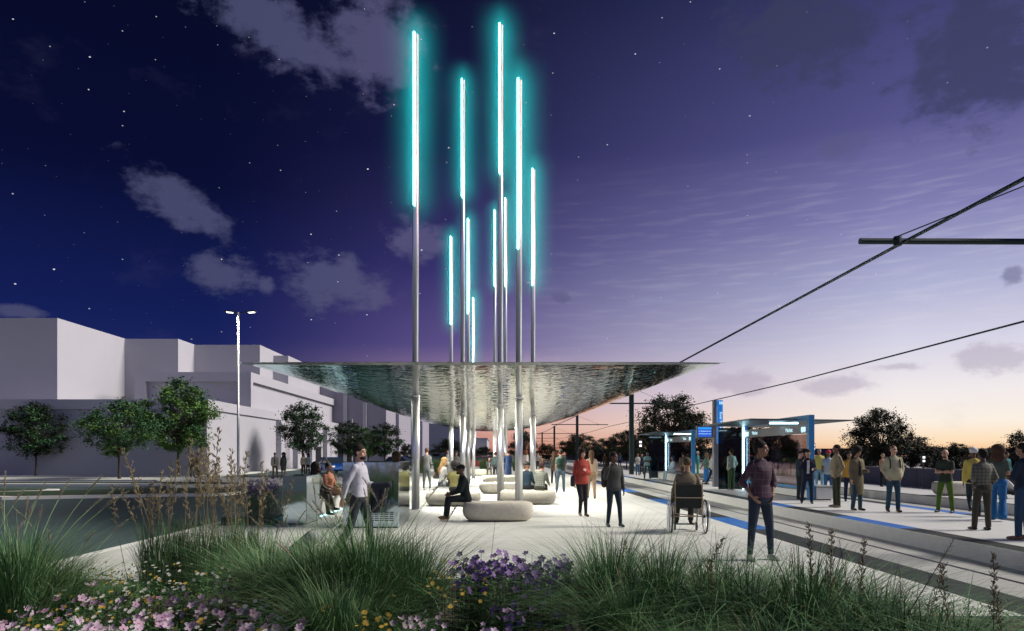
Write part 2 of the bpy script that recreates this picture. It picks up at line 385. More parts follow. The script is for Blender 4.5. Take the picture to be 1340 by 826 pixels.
sheet('pavement',[(-60,51.5),(-23.2,51.5),(-23.2,99),(-22,99),(-22,55),(-21,51),(-60,51)],.0,PLAZA,thick=.2)
sheet('pavement',[(-8.5,52),(-7.1,52),(-7.1,88),(-8.5,88)],.01,PLAZA,thick=.2)
# ================================================================ BUILDINGS
WALLP=mat('building_render',(.42,.41,.455),.85,0,.06,.4,.01,30)
WALLD=mat('building_render_dark',(.30,.28,.34),.85,0,.06,.4)
def bx(name,a,b,mt,par,**k):
    m=MB(); m.box(a,b); o=m.build(name,mt,par)
    if k: tag(o,**k)
    return o
b=bx('building',(-90,55,-.1),(-23.6,98.9,5.2),WALLP,None,label='stepped pale grey building with flat roofs behind the street trees',cat='building')
bx('parapet',(-90.0,54.85,5.2),(-23.45,98.9,6.0),WALLP,b)
bx('upper_block',(-90,60,6.0),(-38.8,98.9,13.5),WALLP,b)
bx('upper_block',(-38.8,70.7,6.0),(-33.3,98.9,13.47),WALLP,b)
bx('upper_block',(-33.3,74.4,6.0),(-26.2,98.9,13.44),WALLP,b)
e=bx('middle_block',(-35.3,66.6,6.0),(-24.4,98.85,9.3),WALLP,b)
bx('frame_beam',(-35.3,66.0,8.6),(-24.1,98.8,9.5),WALLP,e)
bx('frame_pier',(-35.3,66.0,6.0),(-34.2,66.6,8.6),WALLP,e); bx('frame_pier',(-25.4,66.0,6.0),(-24.1,66.6,8.6),WALLP,e)
for i,(ya,yb) in enumerate(((71.8,73.2),(77.6,79.4),(83.5,85),(90.6,92.2))):
    bx('pilaster',(-23.6,ya,-.1),(-23.05,yb,5.2),WALLP,b)
    bx('recess_panel',(-23.6,yb+.3,1.0),(-23.52,yb+3.0,4.4),WALLD,b)
bx('door',(-23.6,86.5,-.1),(-23.4,89,2.5),BLACK,b)
bx('chimney_block',(-26.5,78.8,9.5),(-24.5,84,12.9),WALLP,b)
f=bx('building',(-60,99,-.1),(-16.7,157,13),WALLD,None,label='dark mauve building set forward beyond the blue car',cat='building')
for x in (-22.8,-20.0): bx('pilaster',(x,98.7,-.1),(x+.5,99,12.9),WALLP,f)
for y in (108,126,140): bx('pilaster',(-16.7,y,-.1),(-16.2,y+2.5,12.8),WALLD,f)
bx('door',(-23.5,98.8,-.1),(-21.3,99,2.8),BLACK,f)
g=bx('building',(-40,190,-.1),(-8.9,240,12),WALLP,None,label='tall pale pink building far beyond the plaza',cat='building')
bx('panel_joint',(-14.0,189.96,-.1),(-13.9,190,11.9),WALLD,g)
g=bx('building',(-8.9,200,-.1),(-4.4,235,6.1),WALLP,None,label='low pale pink annex beside the tall far building',cat='building')
bx('parapet',(-8.9,199.8,5.9),(-4.2,235,6.25),WALLD,g)
# ================================================================ STREET LAMP
def lamp(x,y,h,label,lit=True,arms=True):
    o=empty('street_lamp',(x,y,0),label=label,cat='street lamp')
    m=MB(); m.tube([(0,0,0),(0,0,.3),(0,0,h)],[.11,.09,.07],10); m.build('pole',mat('lamp_pole',(.45,.46,.46),.4,.5),o,True)
    if arms:
        for s,l in ((-1,.42),(1,.95)):
            a=MB(); a.tube([(0,0,h-.04),(s*l*.6,0,h+.02)],.035,6); a.build('arm',POLEG,o)
            hd=MB(); M=Matrix.Translation((s*l*.62,0,h+.02))@Matrix.Rotation(R(-4*s),4,'Y')
            hd.bbox((min(0,s*.62),-.16,-.05),(max(0,s*.62),.16,.05),.03,0,M); hh=hd.build('lamp_head',POLEG,o)
            d=MB(); d.box((s*.31-.2,-.12,-.066),(s*.31+.2,.12,-.052),0,M); d.build('lens',mat('lamp_lens',(1,1,.9),.4,emit=(1,.95,.8),estr=6),hh)
            li=bpy.data.lights.new('lamp_light','SPOT'); li.energy=480; li.color=(1,.95,.85); li.spot_size=R(150); li.spot_blend=.6; li.shadow_soft_size=.15
            lo=bpy.data.objects.new('lamp_light',li); COL.objects.link(lo); lo.location=(x+s*l,y,h-.15)
    return o
lamp(-17.8,46.4,11.2,'tall street lamp with two lit heads beside the pavement')
lamp(-19.6,90,6.2,'slim dark unlit lamp post between the trees by the mauve building',arms=False)
# ================================================================ CANOPY
YP,BN,BF,AX,XC=46.0,31.0,14.0,12.07,-.753
def rimz(Y): return EYE+Y*(120-2.5*(Y-15)/45)/900
def canz(X,Y):
    v=(Y-YP)/(BN if Y<YP else BF); u=(X-XC)/AX; r2=min(1,u*u+v*v)
    return rimz(Y)-(89/900*Y)*(1-r2)**1.12
m=MB(); NR,NS=44,120; vs=[];fs=[]
for i in range(NR+1):
    r=(i/NR)**.8
    for j in range(NS):
        t=2*math.pi*j/NS; X=XC+AX*r*math.cos(t); s=math.sin(t); Y=YP+(BN if s<0 else BF)*r*s
        vs.append((X,Y,canz(X,Y)))
for i in range(NR):
    for j in range(NS):
        a=i*NS+j;b_=i*NS+(j+1)%NS; fs.append((a,a+NS,b_+NS,b_))
m.add(vs,fs)
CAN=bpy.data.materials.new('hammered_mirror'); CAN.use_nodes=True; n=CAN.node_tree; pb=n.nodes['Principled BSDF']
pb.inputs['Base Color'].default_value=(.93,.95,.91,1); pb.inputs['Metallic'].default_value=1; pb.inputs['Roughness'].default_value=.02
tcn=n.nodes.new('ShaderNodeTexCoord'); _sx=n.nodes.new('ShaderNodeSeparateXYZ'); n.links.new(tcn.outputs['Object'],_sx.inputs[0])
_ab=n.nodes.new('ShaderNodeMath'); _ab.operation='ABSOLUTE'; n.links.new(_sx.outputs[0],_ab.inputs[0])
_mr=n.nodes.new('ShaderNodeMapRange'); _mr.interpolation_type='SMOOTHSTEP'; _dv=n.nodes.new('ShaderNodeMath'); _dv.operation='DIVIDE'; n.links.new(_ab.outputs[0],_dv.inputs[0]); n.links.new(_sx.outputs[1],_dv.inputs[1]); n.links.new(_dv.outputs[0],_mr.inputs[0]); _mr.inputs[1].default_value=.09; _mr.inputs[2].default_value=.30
_mc=n.nodes.new('ShaderNodeMix'); _mc.data_type='RGBA'; n.links.new(_mr.outputs[0],_mc.inputs[0]); _mc.inputs[6].default_value=(1,1,.95,1); _mc.inputs[7].default_value=(.10,.62,.60,1); n.links.new(_mc.outputs[2],pb.inputs['Base Color']); n.links.new(_mc.outputs[2],pb.inputs['Specular Tint'])  # teal wing reflection put into the colour, spread along the camera's sight lines
ns=n.nodes.new('ShaderNodeTexNoise'); ns.inputs['Scale'].default_value=2.3; ns.inputs['Detail'].default_value=1.5; ns.inputs['Roughness'].default_value=.55; ns.inputs['Distortion'].default_value=.6
mpn=n.nodes.new('ShaderNodeMapping'); mpn.inputs['Scale'].default_value=(1,1,1)
n.links.new(tcn.outputs['Object'],mpn.inputs[0]); n.links.new(mpn.outputs[0],ns.inputs['Vector'])
bp=n.nodes.new('ShaderNodeBump'); bp.inputs['Distance'].default_value=.016; n.links.new(ns.outputs[0],bp.inputs['Height']); n.links.new(bp.outputs[0],pb.inputs['Normal'])
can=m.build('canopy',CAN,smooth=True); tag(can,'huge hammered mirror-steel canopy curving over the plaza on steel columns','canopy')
t=MB(); ring=[]
for j in range(NS):
    tt=2*math.pi*j/NS; s=math.sin(tt); X=XC+AX*math.cos(tt); Y=YP+(BN if s<0 else BF)*s; ring.append((X,Y,rimz(Y)+.004))
inner=[(XC+(x-XC)*.985,YP+(y-YP)*.985,z-.012) for x,y,z in ring]
t.add(ring+inner+[(XC,YP,rimz(YP)-.06)],[(j,(j+1)%NS,NS+(j+1)%NS,NS+j) for j in range(NS)]+[(NS+j,NS+(j+1)%NS,2*NS) for j in range(NS)])
t.build('top_skin',GREYM,can,True)
# ================================================================ COLUMNS
GLOW=bpy.data.materials.new('glow_mist'); GLOW.use_nodes=True; n=GLOW.node_tree; n.nodes.clear()
go=n.nodes.new('ShaderNodeOutputMaterial'); gv=n.nodes.new('ShaderNodeVolumeScatter'); gv.inputs['Color'].default_value=(.015,.72,.78,1); n.links.new(gv.outputs[0],go.inputs['Volume'])
_t=n.nodes.new('ShaderNodeTexCoord'); _m=n.nodes.new('ShaderNodeVectorMath'); _m.operation='MULTIPLY'; _m.inputs[1].default_value=(1,1,0); _l=n.nodes.new('ShaderNodeVectorMath'); _l.operation='LENGTH'
n.links.new(_t.outputs['Object'],_m.inputs[0]); n.links.new(_m.outputs[0],_l.inputs[0])
_r=n.nodes.new('ShaderNodeMapRange'); _r.interpolation_type='SMOOTHERSTEP'; n.links.new(_l.outputs['Value'],_r.inputs[0])
_r.interpolation_type='LINEAR'
for _i,_v in enumerate((0,1.18,1,0)): _r.inputs[_i+1].default_value=_v
def _mm(op,a,b):
    q=n.nodes.new('ShaderNodeMath'); q.operation=op
    for i_,v_ in enumerate((a,b)):
        if isinstance(v_,(int,float)): q.inputs[i_].default_value=v_
        else: n.links.new(v_,q.inputs[i_])
    return q.outputs[0]
_s=n.nodes.new('ShaderNodeSeparateXYZ'); n.links.new(_t.outputs['Generated'],_s.inputs[0])
def _ss(a,b):
    q=n.nodes.new('ShaderNodeMapRange'); q.interpolation_type='SMOOTHSTEP'; n.links.new(_s.outputs[2],q.inputs[0]); q.inputs[1].default_value=a; q.inputs[2].default_value=b; return q.outputs[0]
_den=_mm('MULTIPLY',_mm('MULTIPLY',_mm('ADD',_mm('MULTIPLY',_mm('POWER',_r.outputs[0],6),3.4),_mm('MULTIPLY',_mm('POWER',_r.outputs[0],2.2),.62)),1),_mm('MULTIPLY',_ss(0,.18),_ss(1,.82)))
n.links.new(_den,gv.inputs['Density']); GLOW.cycles.volume_step_rate=.25
cols=[('A',543.8,20.3,45,270,'leftmost tall light column, nearest the camera on the left'),
('B',605.5,29.2,105,258,'light column left of centre with the third highest tube'),
('C',612.8,37.3,287,411,'thin light column just right of the left-centre pair'),
('D',590.5,38.4,310,425,'short lit column second from the left'),
('E',619.5,46,390,478,'shortest light column, its cyan tube just clearing the canopy'),
('F',647.5,47.5,275,375,'thin far light column close against the left of the tallest'),
('G',654.8,24.0,33,228,'tallest light column standing behind the front stone bench'),
('H',661.5,43,260,375,'thin far light column close against the right of the tallest'),
('I',679,20.9,105,327,'thick light column right of the tallest, behind the front bench'),
('J',697.5,29.4,222,374,'rightmost light column beside the plaid shirt sitter')]
def zat(py,Y): return EYE+(HY-py)/F*Y
for k,px,Y,yt,yb,lab in cols:
    X=(px-HX)/F*Y; o=empty('light_column',(X,Y,0),label=lab,cat='light column',group='light columns through the canopy')
    zt,zb=zat(yt,Y),zat(yb,Y)
    m=MB(); m.tube([(0,0,0),(0,0,3.35)],.118,20,cap=True); m.tube([(0,0,0),(0,0,.02)],.17,20); m.build('sleeve',BRUSH,o,True)
    m=MB(); m.tube([(0,0,3.32),(0,0,3.37)],.135,20); cl_=m.build('collar',CHROME,o,True)
    zc=canz(X,Y+.34); d=MB(); d.tube([(0,0,.05),(0,0,-.012)],.115,16); dl=d.build('added_downlight',GREYM,o,loc=(0,.34,zc))  # added fitting and lamp behind each column, to brighten the shaded paving
    li=bpy.data.lights.new('added_fill_lamp','AREA'); li.shape='DISK'; li.size=.2; li.energy=(215 if Y<26 else 520)*(zc/3.5)**1.2; li.color=(1,.975,.90)
    lo=bpy.data.objects.new('added_fill_lamp',li); COL.objects.link(lo); lo.location=(X,Y+.34,zc-.02)
    m=MB(); m.tube([(0,0,3.37),(0,0,zt-.02)],.094,20); m.build('pole',CHROME,o,True)
    m=MB(); m.tube([(-.03,-.125,zb),(-.03,-.125,zt)],.028,12); m.build('light_tube',LED,o,True)
    g=MB(); g.tube([(0,0,-.8),(0,0,-.4),(0,0,zt-zb+.4),(0,0,zt-zb+.8)],[.7,1.2,1.2,.7],20); gg=g.build('glow',GLOW,None,loc=(X,Y-.12,zb))
    tag(gg,'cyan glow in the air around the tube of the '+lab.split(',')[0],'glow','glows around the light tubes','stuff')
# ================================================================ CATENARY
WIREM=mat('wire',(.012,.03,.03),.5)
def catpole(Y,label):
    o=empty('catenary_pole',(9.5,Y,PZ),label=label,cat='overhead line pole',group='overhead line poles')
    m=MB(); m.bbox((-.16,-.16,0),(.16,.16,6.6),.03); m.build('pole',POLEG,o)
    m=MB(); m.tube([(-3.26,0,5.22),(3.9,0,5.2)],.052,10); m.build('cross_arm',POLEG,o)
    for s in (-1,1):
        m=MB(); m.tube([(s*.1,0,6.3),(s*2.66,0,5.28)],.012,5); m.build('stay_cable',WIREM,o)
        m=MB(); m.tube([(s*2.6-.0,0,5.14),(s*2.6,0,5.30)],.065,10); m.build('clamp',POLEG,o)
for Y,l in ((12,'overhead line pole with dark cross arm reaching over the near track'),(50.5,'dark square overhead line pole standing on the platform beyond the sitters'),(87,'second dark overhead line pole, right of the backpack walker'),
    (125,'slender overhead line pole far down the platform under the canopy'),(163,'very distant overhead line pole left of the slender one'),(200,'farthest overhead line pole against the orange sky')): catpole(Y,l)
for X,z0,lab,r in ((7.0,5.34,'thick overhead wire running above the near track',.021),(13.45,5.1,'overhead wire running above the far track',.019)):
    m=MB(); pts=[]; 
    ys=[1,12,31,50.5,68,87,106,125,163,200]
    for i,y in enumerate(ys): pts.append((X,y,z0-(0 if y in (12,50.5,87,125,163,200,1) else .12)))
    m.tube(pts,r*1.45,8); o=m.build('overhead_wire',WIREM,None,True); tag(o,lab,'overhead wire')
# ================================================================ BENCHES
def bench(cx,cy,lx,ly,h,label,rz=0,mt=STONE,grp='rounded cast stone benches'):
    m=MB(); rs=[]
    for z,s in ((.02,.68),(.06,.84),(.15,.95),(.24,1.0),(.33,.995),(.40,.965),(.44,.90),(.455,.80)):
        inset=(1-s)*.55; rs.append(((0,0,z*h/.455),lx/2-inset*.9,ly/2-inset*.7))
    m.loft(rs,40,p=3.4); o=m.build('stone_bench',mt,None,True,(cx,cy,0)); o.rotation_euler.z=rz; tag(o,label,'bench',grp); return o
b1=bench(-.10,17.05,1.76,.95,.46,'front cream stone bench with the seated man in black boots',R(3))
bench(-1.55,21.9,1.75,1.0,.46,'cream stone bench under the embracing couple')
bench(.85,22.6,1.85,.95,.46,'cream stone bench under the plaid shirt sitter')
bench(.0,28.6,1.9,1.0,.46,'empty cream stone bench behind the two thick columns')
bench(.15,38,2.5,1.1,.46,'empty stone bench farther back at the foot of the dark blue couple')
bench(-1.0,52,3.0,1.1,.5,'distant stone bench with a lone seated man')
bench(1.9,50,1.9,1.0,.5,'distant stone bench right of the tallest columns')
CAPS=bench(16.8,25.0,2.2,.8,.5,'pale capsule bench on the far platform by the purple wall'); CAPS.location.z=PZ
def blockbench(name,x0,x1,y0,y1,z,label,led=False):
    o=empty(name,((x0+x1)/2,(y0+y1)/2,z),label=label,cat='bench')
    dx,dy=(x1-x0)/2,(y1-y0)/2
    m=MB(); m.bbox((-dx,-dy,.04),(dx,dy,.42),.02); m.build('bench_block',KERB,o)
    m=MB(); m.bbox((-dx-.02,-dy-.02,.422),(dx+.02,dy+.02,.47),.015); m.build('seat_slab',mat('seat_slab',(.25,.27,.27),.5) if not led else PLAT,o)
    m=MB(); m.box((-dx+.05,-dy+.05,.0),(dx-.05,dy-.05,.04)); m.build('plinth',LEDSOFT if led else BLACK,o)
    return o
blockbench('block_bench',10.2,10.75,22.3,28.0,PZ,'square concrete bench inside the nearer shelter')
blockbench('block_bench',9.3,9.9,35.2,41,PZ,'square concrete bench inside the farther shelter')
blockbench('light_bench',-5.4,-4.72,17.6,21.0,0,'white bench with cyan underglow beside the steel box',True)
# ================================================================ SHELTERS
def shelter(X,Yn,Yf,label,hz=2.86):
    o=empty('shelter',(X,Yn,PZ),label=label,cat='tram shelter',group='glass tram shelters'); D=Yf-Yn; H=hz-PZ
    m=MB(); m.bbox((-.09,-.09,0),(.09,.09,H),.01); m.build('near_post',FRAMEB,o)
    m=MB(); m.box((-.07,.09,H-.16),(.07,D,H)); m.build('top_beam',FRAMEB,o)
    m=MB(); m.box((-.07,D-.0,0),(.09,D+.14,H)); fp=m.build('far_post',FRAMEB,o)
    m=MB(); m.box((-.11,D-.07,.05),(-.075,D+.06,H-.17)); m.build('light_strip',LEDW,fp)
    m=MB(); m.box((-.02,.09,.42),(.02,D-.0,H-.62)); m.build('glass_pane',TGLASS,o)
    m=MB(); m.box((-.06,.09,.34),(.06,D-.0,.42)); m.build('bottom_rail',FRAMEB,o)
    m=MB(); m.box((-.05,.09,H-.60),(.05,D-.0,H-.30)); hb=m.build('header_panel',mat('header_grey',(.22,.22,.23),.5),o)
    for yy in (D*.26,D*.80):
        text('lettering','Market',.20,WHITEG,hb,(-.056,yy,H-.45),(R(90),0,R(-90)))
    for yy in (.42,D-.35): # tram pictogram
        s=MB(); s.bbox((-.062,yy-.17,H-.53),(-.052,yy+.17,H-.38),.004); s.box((-.062,yy-.12,H-.56),(-.052,yy-.05,H-.53)); s.box((-.062,yy+.05,H-.56),(-.052,yy+.12,H-.53)); s.build('tram_symbol',WHITEG,hb)
    m=MB(); m.add([(-1.65,.9,H-.12),(1.75,.6,H-.16),(1.75,D+.6,H-.16),(-1.65,D+.4,H-.12),(-1.65,.9,H-.07),(1.75,.6,H-.13),(1.75,D+.6,H-.13),(-1.65,D+.4,H-.07)],[(0,3,2,1),(4,5,6,7),(0,1,5,4),(1,2,6,5),(2,3,7,6),(3,0,4,7)])
    rf=m.build('roof',mat('roof_metal',(.07,.10,.12),.4,.3),o)
    m=MB(); m.box((-.5,D*.35,H-.20),(.5,D*.35+.08,H-.165)); m.build('roof_light',LEDW,rf)
    m=MB(); m.box((-1.1,D+.02,.05),(-.12,D+.06,H-.2)); m.build('side_panel',SGLASS,o)
    return o
shelter(10.05,22.4,28.4,'nearer blue framed glass tram shelter on the platform',2.92)
shelter(10.0,36.0,41.6,'farther blue framed glass tram shelter on the platform',2.92)
# totem
t=empty('information_totem',(9.9,31.6,PZ),label='tall grey and blue totem sign with a departure screen',cat='totem sign')
m=MB(); m.bbox((-.21,-.12,0),(.21,.12,1.98),.01); m.build('post_base',GREYM,t)
m=MB(); m.bbox((-.21,-.12,1.98),(-.07,.12,3.98),.008); m.build('upright',GREYM,t)
m=MB(); m.box((-.0,-.10,1.98),(.21,.10,3.70)); bp_=m.build('blue_panel',SIGNB,t)
m=MB(); m.box((-.07,-.10,3.70),(.21,.10,3.97)); m.build('blue_top',SIGNB,t)
x_=text('lettering','River Market',.17,WHITEG,bp_,(.12,-.104,2.98),(R(90),R(90),0))
for i in range(4):
    s=MB(); s.box((.05+.045*i,-.108,3.78),(.075+.045*i,-.1,3.92-.03*(i%2))); s.build('emblem_bar',WHITEG,bp_)
m=MB(); m.bbox((-.98,-.07,2.22),(-.24,.07,2.80),.01); s=m.build('screen_case',GREYM,t)
m=MB(); m.box((-.92,-.078,2.29),(-.30,-.071,2.73)); d=m.build('display',mat('display_blue',(.01,.05,.4),.3,emit=(.02,.12,.62),estr=.8),s)
m=MB(); m.box((-.92,-.084,2.64),(-.30,-.079,2.72)); m.build('header_bar',mat('display_light',(.02,.3,.8),.3,emit=(.03,.35,.9),estr=.8),d)
for j,(a,b_) in enumerate((('12 Westbound','3 min'),('14 Downtown','9 min'))):
    text('lettering',a,.07,WHITEG,d,(-.90,-.082,2.55-.12*j),(R(90),0,0),'LEFT'); text('lettering',b_,.07,WHITEG,d,(-.32,-.082,2.55-.12*j),(R(90),0,0),'RIGHT')
# track signals
for px,py,Y,z0,lab in ((838,581,58,PZ,'small track signal behind the group by the pole'),(1064,585,31,PZ,'small track signal seen through the nearer shelter'),(1208,601,29.5,PZ,'small track signal right of the backpack man')):
    X=(px-HX)/F*Y; zt=zat(py,Y); o=empty('track_signal',(X,Y,z0),label=lab,cat='signal',group='small two-light track signals')
    m=MB(); m.tube([(0,0,0),(0,0,zt-z0-.1)],.03,8); m.build('post',BLACK,o)
    k=Y/46; m=MB(); m.box((-.12*k,-.05,zt-z0-.25*k),(.12*k,.05,zt-z0+.25*k)); c=m.build('signal_case',BLACK,o)
    for dz in (-.12,.12):
        m=MB(); m.box((-.08*k,-.06,zt-z0+dz*k-.07*k),(.08*k,-.052,zt-z0+dz*k+.07*k)); m.build('signal_light',mat('signal_white',(1,1,1),.4,emit=(1,1,1),estr=1.3),c)
# ================================================================ STEEL BOXES (left)
def steelbox(x0,x1,y0,y1,h,label,vent=False):
    o=empty('steel_cabinet',((x0+x1)/2,(y0+y1)/2,0),label=label,cat='cabinet'); dx,dy=(x1-x0)/2,(y1-y0)/2
    m=MB(); m.bbox((-dx,-dy,.03),(dx,dy,h),.008); m.build('casing',MIRROR,o)
    m=MB(); m.box((-dx+.03,-dy+.03,0),(dx-.03,dy-.03,.03)); m.build('plinth',BLACK,o)
    if vent:
        v=MB()
        for i in range(5):
            for j in range(5):
                v.box((-.02+i*.11,-dy-.004,.16+j*.045),(.07+i*.11,-dy-.0005,.182+j*.045))
        v.build('vent_grille',BLACK,o)
        m=MB(); m.box((dx-.14,-dy-.02,.75),(dx-.12,-dy-.001,1.05)); m.build('handle',BLACK,o)
    return o
steelbox(-3.55,-2.3,15.3,17.1,1.47,'tall mirror-steel cabinet with vent slots behind the walking man',True)
steelbox(-5.10,-4.55,16.0,17.15,1.14,'shorter mirror-steel cabinet left of the seated women')
# planter box at left
m=MB(); m.bbox((-6.5,15.9,0),(-5.3,19.0,.18),.02); tag(m.build('planter',BLACK),'low black planter of wildflowers beside the steel cabinet','planter')
# suitcase pulled by the walking man
sc=empty('suitcase',(-3.45,11.05,0),0,label='grey pull-along suitcase trailing behind the walking man',cat='suitcase')
M=Matrix.Rotation(R(50),4,'Y')
m=MB(); m.bbox((-.12,-.17,.06),(.11,.17,.50),.03,0,M); m.build('suitcase_body',GREYM,sc)
m=MB(); 
for s in (-.06,.06): m.tube([M@Vector((.1,s,.5)),M@Vector((.1,s,.98))],.01,6)
m.build('pull_rod',CHROME,sc)
m=MB(); m.tube([M@Vector((.1,-.08,.98)),M@Vector((.1,.08,.98))],.018,8); m.build('handle',GREYM,sc)
for s in (-.15,.15):
    m=MB(); m.tube([(0,s-.02,.05),(0,s+.02,.05)],.045,12); m.build('wheel',BLACK,sc)
# ================================================================ CARS
def car(x,y,rz,col,label,kind='car'):
    o=empty('parked_car',(x,y,-.1),rz,label=label,cat='car',group='cars parked beyond the plaza')
    P=mat('car_paint',col,.25,.3,spec=.6); L_=4.3; Wd=.88
    prof=[(-2.12,.35),(-2.15,.62),(-2.05,.86),(-1.5,.92),(.75,.95),(1.75,.82),(2.1,.66),(2.15,.38),(2.0,.24),(-2.0,.24)]
    m=MB(); n=len(prof); vs=[]
    for s,w in ((-1,Wd-.08),(-1,Wd),(1,Wd),(1,Wd-.08)):
        k=.96 if w<Wd else 1.0
        vs+=[(px*k,s*w*(.93 if abs(px)>1.9 else 1),pz) for px,pz in prof]
    fs=[tuple(range(n-1,-1,-1)),tuple(range(3*n,4*n))]
    for k in range(3):
        for i in range(n): j=(i+1)%n; fs.append((k*n+i,k*n+j,(k+1)*n+j,(k+1)*n+i))
    m.add(vs,fs); m.build('car_body',P,o,True,normals=True).data.polygons.foreach_set('use_smooth',[False]*len(o.children[0].data.polygons))
    g=[(-1.75,.90),(-1.35,1.40),(.15,1.44),(1.0,.94)]
    m=MB(); n=4; vs=[(a,-.80 if b_<1 else -.62,b_) for a,b_ in g]+[(a,.80 if b_<1 else .62,b_) for a,b_ in g]
    m.add(vs,[(3,2,1,0),(4,5,6,7),(0,1,5,4),(1,2,6,5),(2,3,7,6),(3,0,4,7)]); m.build('window_band',mat('car_glass',(.02,.03,.04),.08),o)
    m=MB(); m.box((-1.36,-.60,1.405),(.18,.60,1.455)); 
    for a,b_ in ((g[0],g[1]),(g[2],g[3]),((-.55,.93),(-.55,1.42))):
        for s in (-1,1): m.tube([(a[0],s*.81,a[1]) if a[1]<1 else (a[0],s*.63,a[1]),(b_[0],s*.81,b_[1]) if b_[1]<1 else (b_[0],s*.63,b_[1])],.035,5)
    m.build('roof',P,o)
    for xx in (-1.35,1.35):
        for s in (-1,1):
            m=MB(); m.tube([(xx,s*.70,.32),(xx,s*.90,.32)],.32,18); w=m.build('wheel',BLACK,o)
            m=MB(); m.tube([(xx,s*.9,.32),(xx,s*.915,.32)],.19,14); m.build('rim',CHROME,w)
    for s in (-1,1):
        m=MB(); m.bbox((2.02,s*.62-.16,.58),(2.13,s*.62+.16,.72),.01); m.build('headlight',mat('headlight',(.9,.9,.9),.2,emit=(1,.8,.7),estr=.4),o)
        m=MB(); m.bbox((-2.16,s*.66-.1,.62),(-2.08,s*.66+.1,.82),.01); m.build('tail_light',mat('tail_light',(.4,.02,.02),.3),o)
    return o
car(-15.3,62,R(-58),(.01,.08,.35),'bright blue car parked on the street left of the walking man')
car(-10.7,74,R(-20),(.01,.02,.10),'dark navy car half hidden behind the steel cabinet')
car(-6.6,78,R(12),(.015,.02,.06),'dark blue car beyond the grey suited back view man')
car(-3.1,84,R(200),(.45,.02,.04),'red car parked behind the far columns')
car(-3.9,98,R(160),(.30,.34,.38),'pale grey car parked beyond the red car')
# wheelchair
wc=empty('wheelchair',(3.88,14.35,0),R(-8),label='wheelchair with dark seat back and large spoked wheels',cat='wheelchair')
TUBE=mat('frame_tube',(.42,.33,.24),.35,.6)
K=1.13
def wp(x,y,z): return (x*K,y*K,z*K)
for s in (-1,1):
    m=MB(); pts=[(s*.31*K+s*.05*(0 if 0 else (-math.cos(2*math.pi*i/28))*0),.0+.30*K*math.cos(2*math.pi*i/28),.305*K+.30*K*math.sin(2*math.pi*i/28)) for i in range(29)]
    m.tube(pts,.018,8,cap=False); w=m.build('wheel',BLACK,wc,True)
    m=MB(); m.tube([(x+s*.0,y*.93,.305*K+(z-.305*K)*.93) for x,y,z in pts],.009,6,cap=False); m.build('rim',CHROME,w,True)
    m=MB(); m.tube([(x+s*.045,y*.9,.305*K+(z-.305*K)*.9) for x,y,z in pts],.009,6,cap=False); m.build('hand_rim',CHROME,w,True)
    m=MB()
    for i in range(14):
        a=2*math.pi*i/14; m.tube([(s*.31*K,0,.305*K),(s*.31*K,.28*K*math.cos(a),.305*K+.28*K*math.sin(a))],.0035,4)
    m.build('spokes',CHROME,w)
    m=MB(); m.tube([wp(s*.31,0,.305),wp(s*.27,0,.305)],.03,10); m.build('hub',BLACK,w)
    m=MB(); m.tube([wp(s*.24,-.10,.36),wp(s*.24,-.10,.93),wp(s*.24,-.20,.96)],.014,8); m.tube([wp(s*.24,-.1,.5),wp(s*.24,.42,.5),wp(s*.22,.50,.14),wp(s*.15,.60,.12)],.013,8)
    m.tube([wp(s*.24,-.1,.68),wp(s*.25,.25,.68),wp(s*.25,.27,.5)],.012,8); m.build('side_frame',TUBE,wc,True)
    m=MB(); m.tube([wp(s*.24,-.2,.96),wp(s*.24,-.27,.965)],.02,8); m.build('push_handle',BLACK,wc)
    m=MB(); m.bbox(wp(s*.25-.03,-.02,.685),wp(s*.25+.03,.24,.71),.01); m.build('armrest',BLACK,wc)
    m=MB(); m.tube([wp(s*.2-.015,.36,.09),wp(s*.2+.015,.36,.09)],.09,14); m.build('caster',BLACK,wc)
    m=MB(); m.tube([wp(s*.2,.36,.09),wp(s*.22,.36,.3),wp(s*.24,.30,.42)],.012,6); m.build('caster_fork',TUBE,wc)
m=MB(); m.tube([wp(-.24,-.115,.66),wp(.24,-.115,.66)],.013,6); m.tube([wp(-.24,-.05,.36),wp(.24,.05,.30)],.012,6); m.tube([wp(-.27,0,.305),wp(.27,0,.305)],.014,6); m.build('cross_bar',TUBE,wc)
m=MB(); m.bbox(wp(-.225,-.105,.46),wp(.225,-.075,.90),.01); m.build('backrest',cloth((.03,.035,.03)),wc)
m=MB(); m.bbox(wp(-.23,-.07,.46),wp(.23,.38,.50),.01); m.build('seat',cloth((.03,.035,.03)),wc)
m=MB(); m.bbox(wp(-.2,.5,.10),wp(.2,.66,.115),.01); m.build('footplate',BLACK,wc)
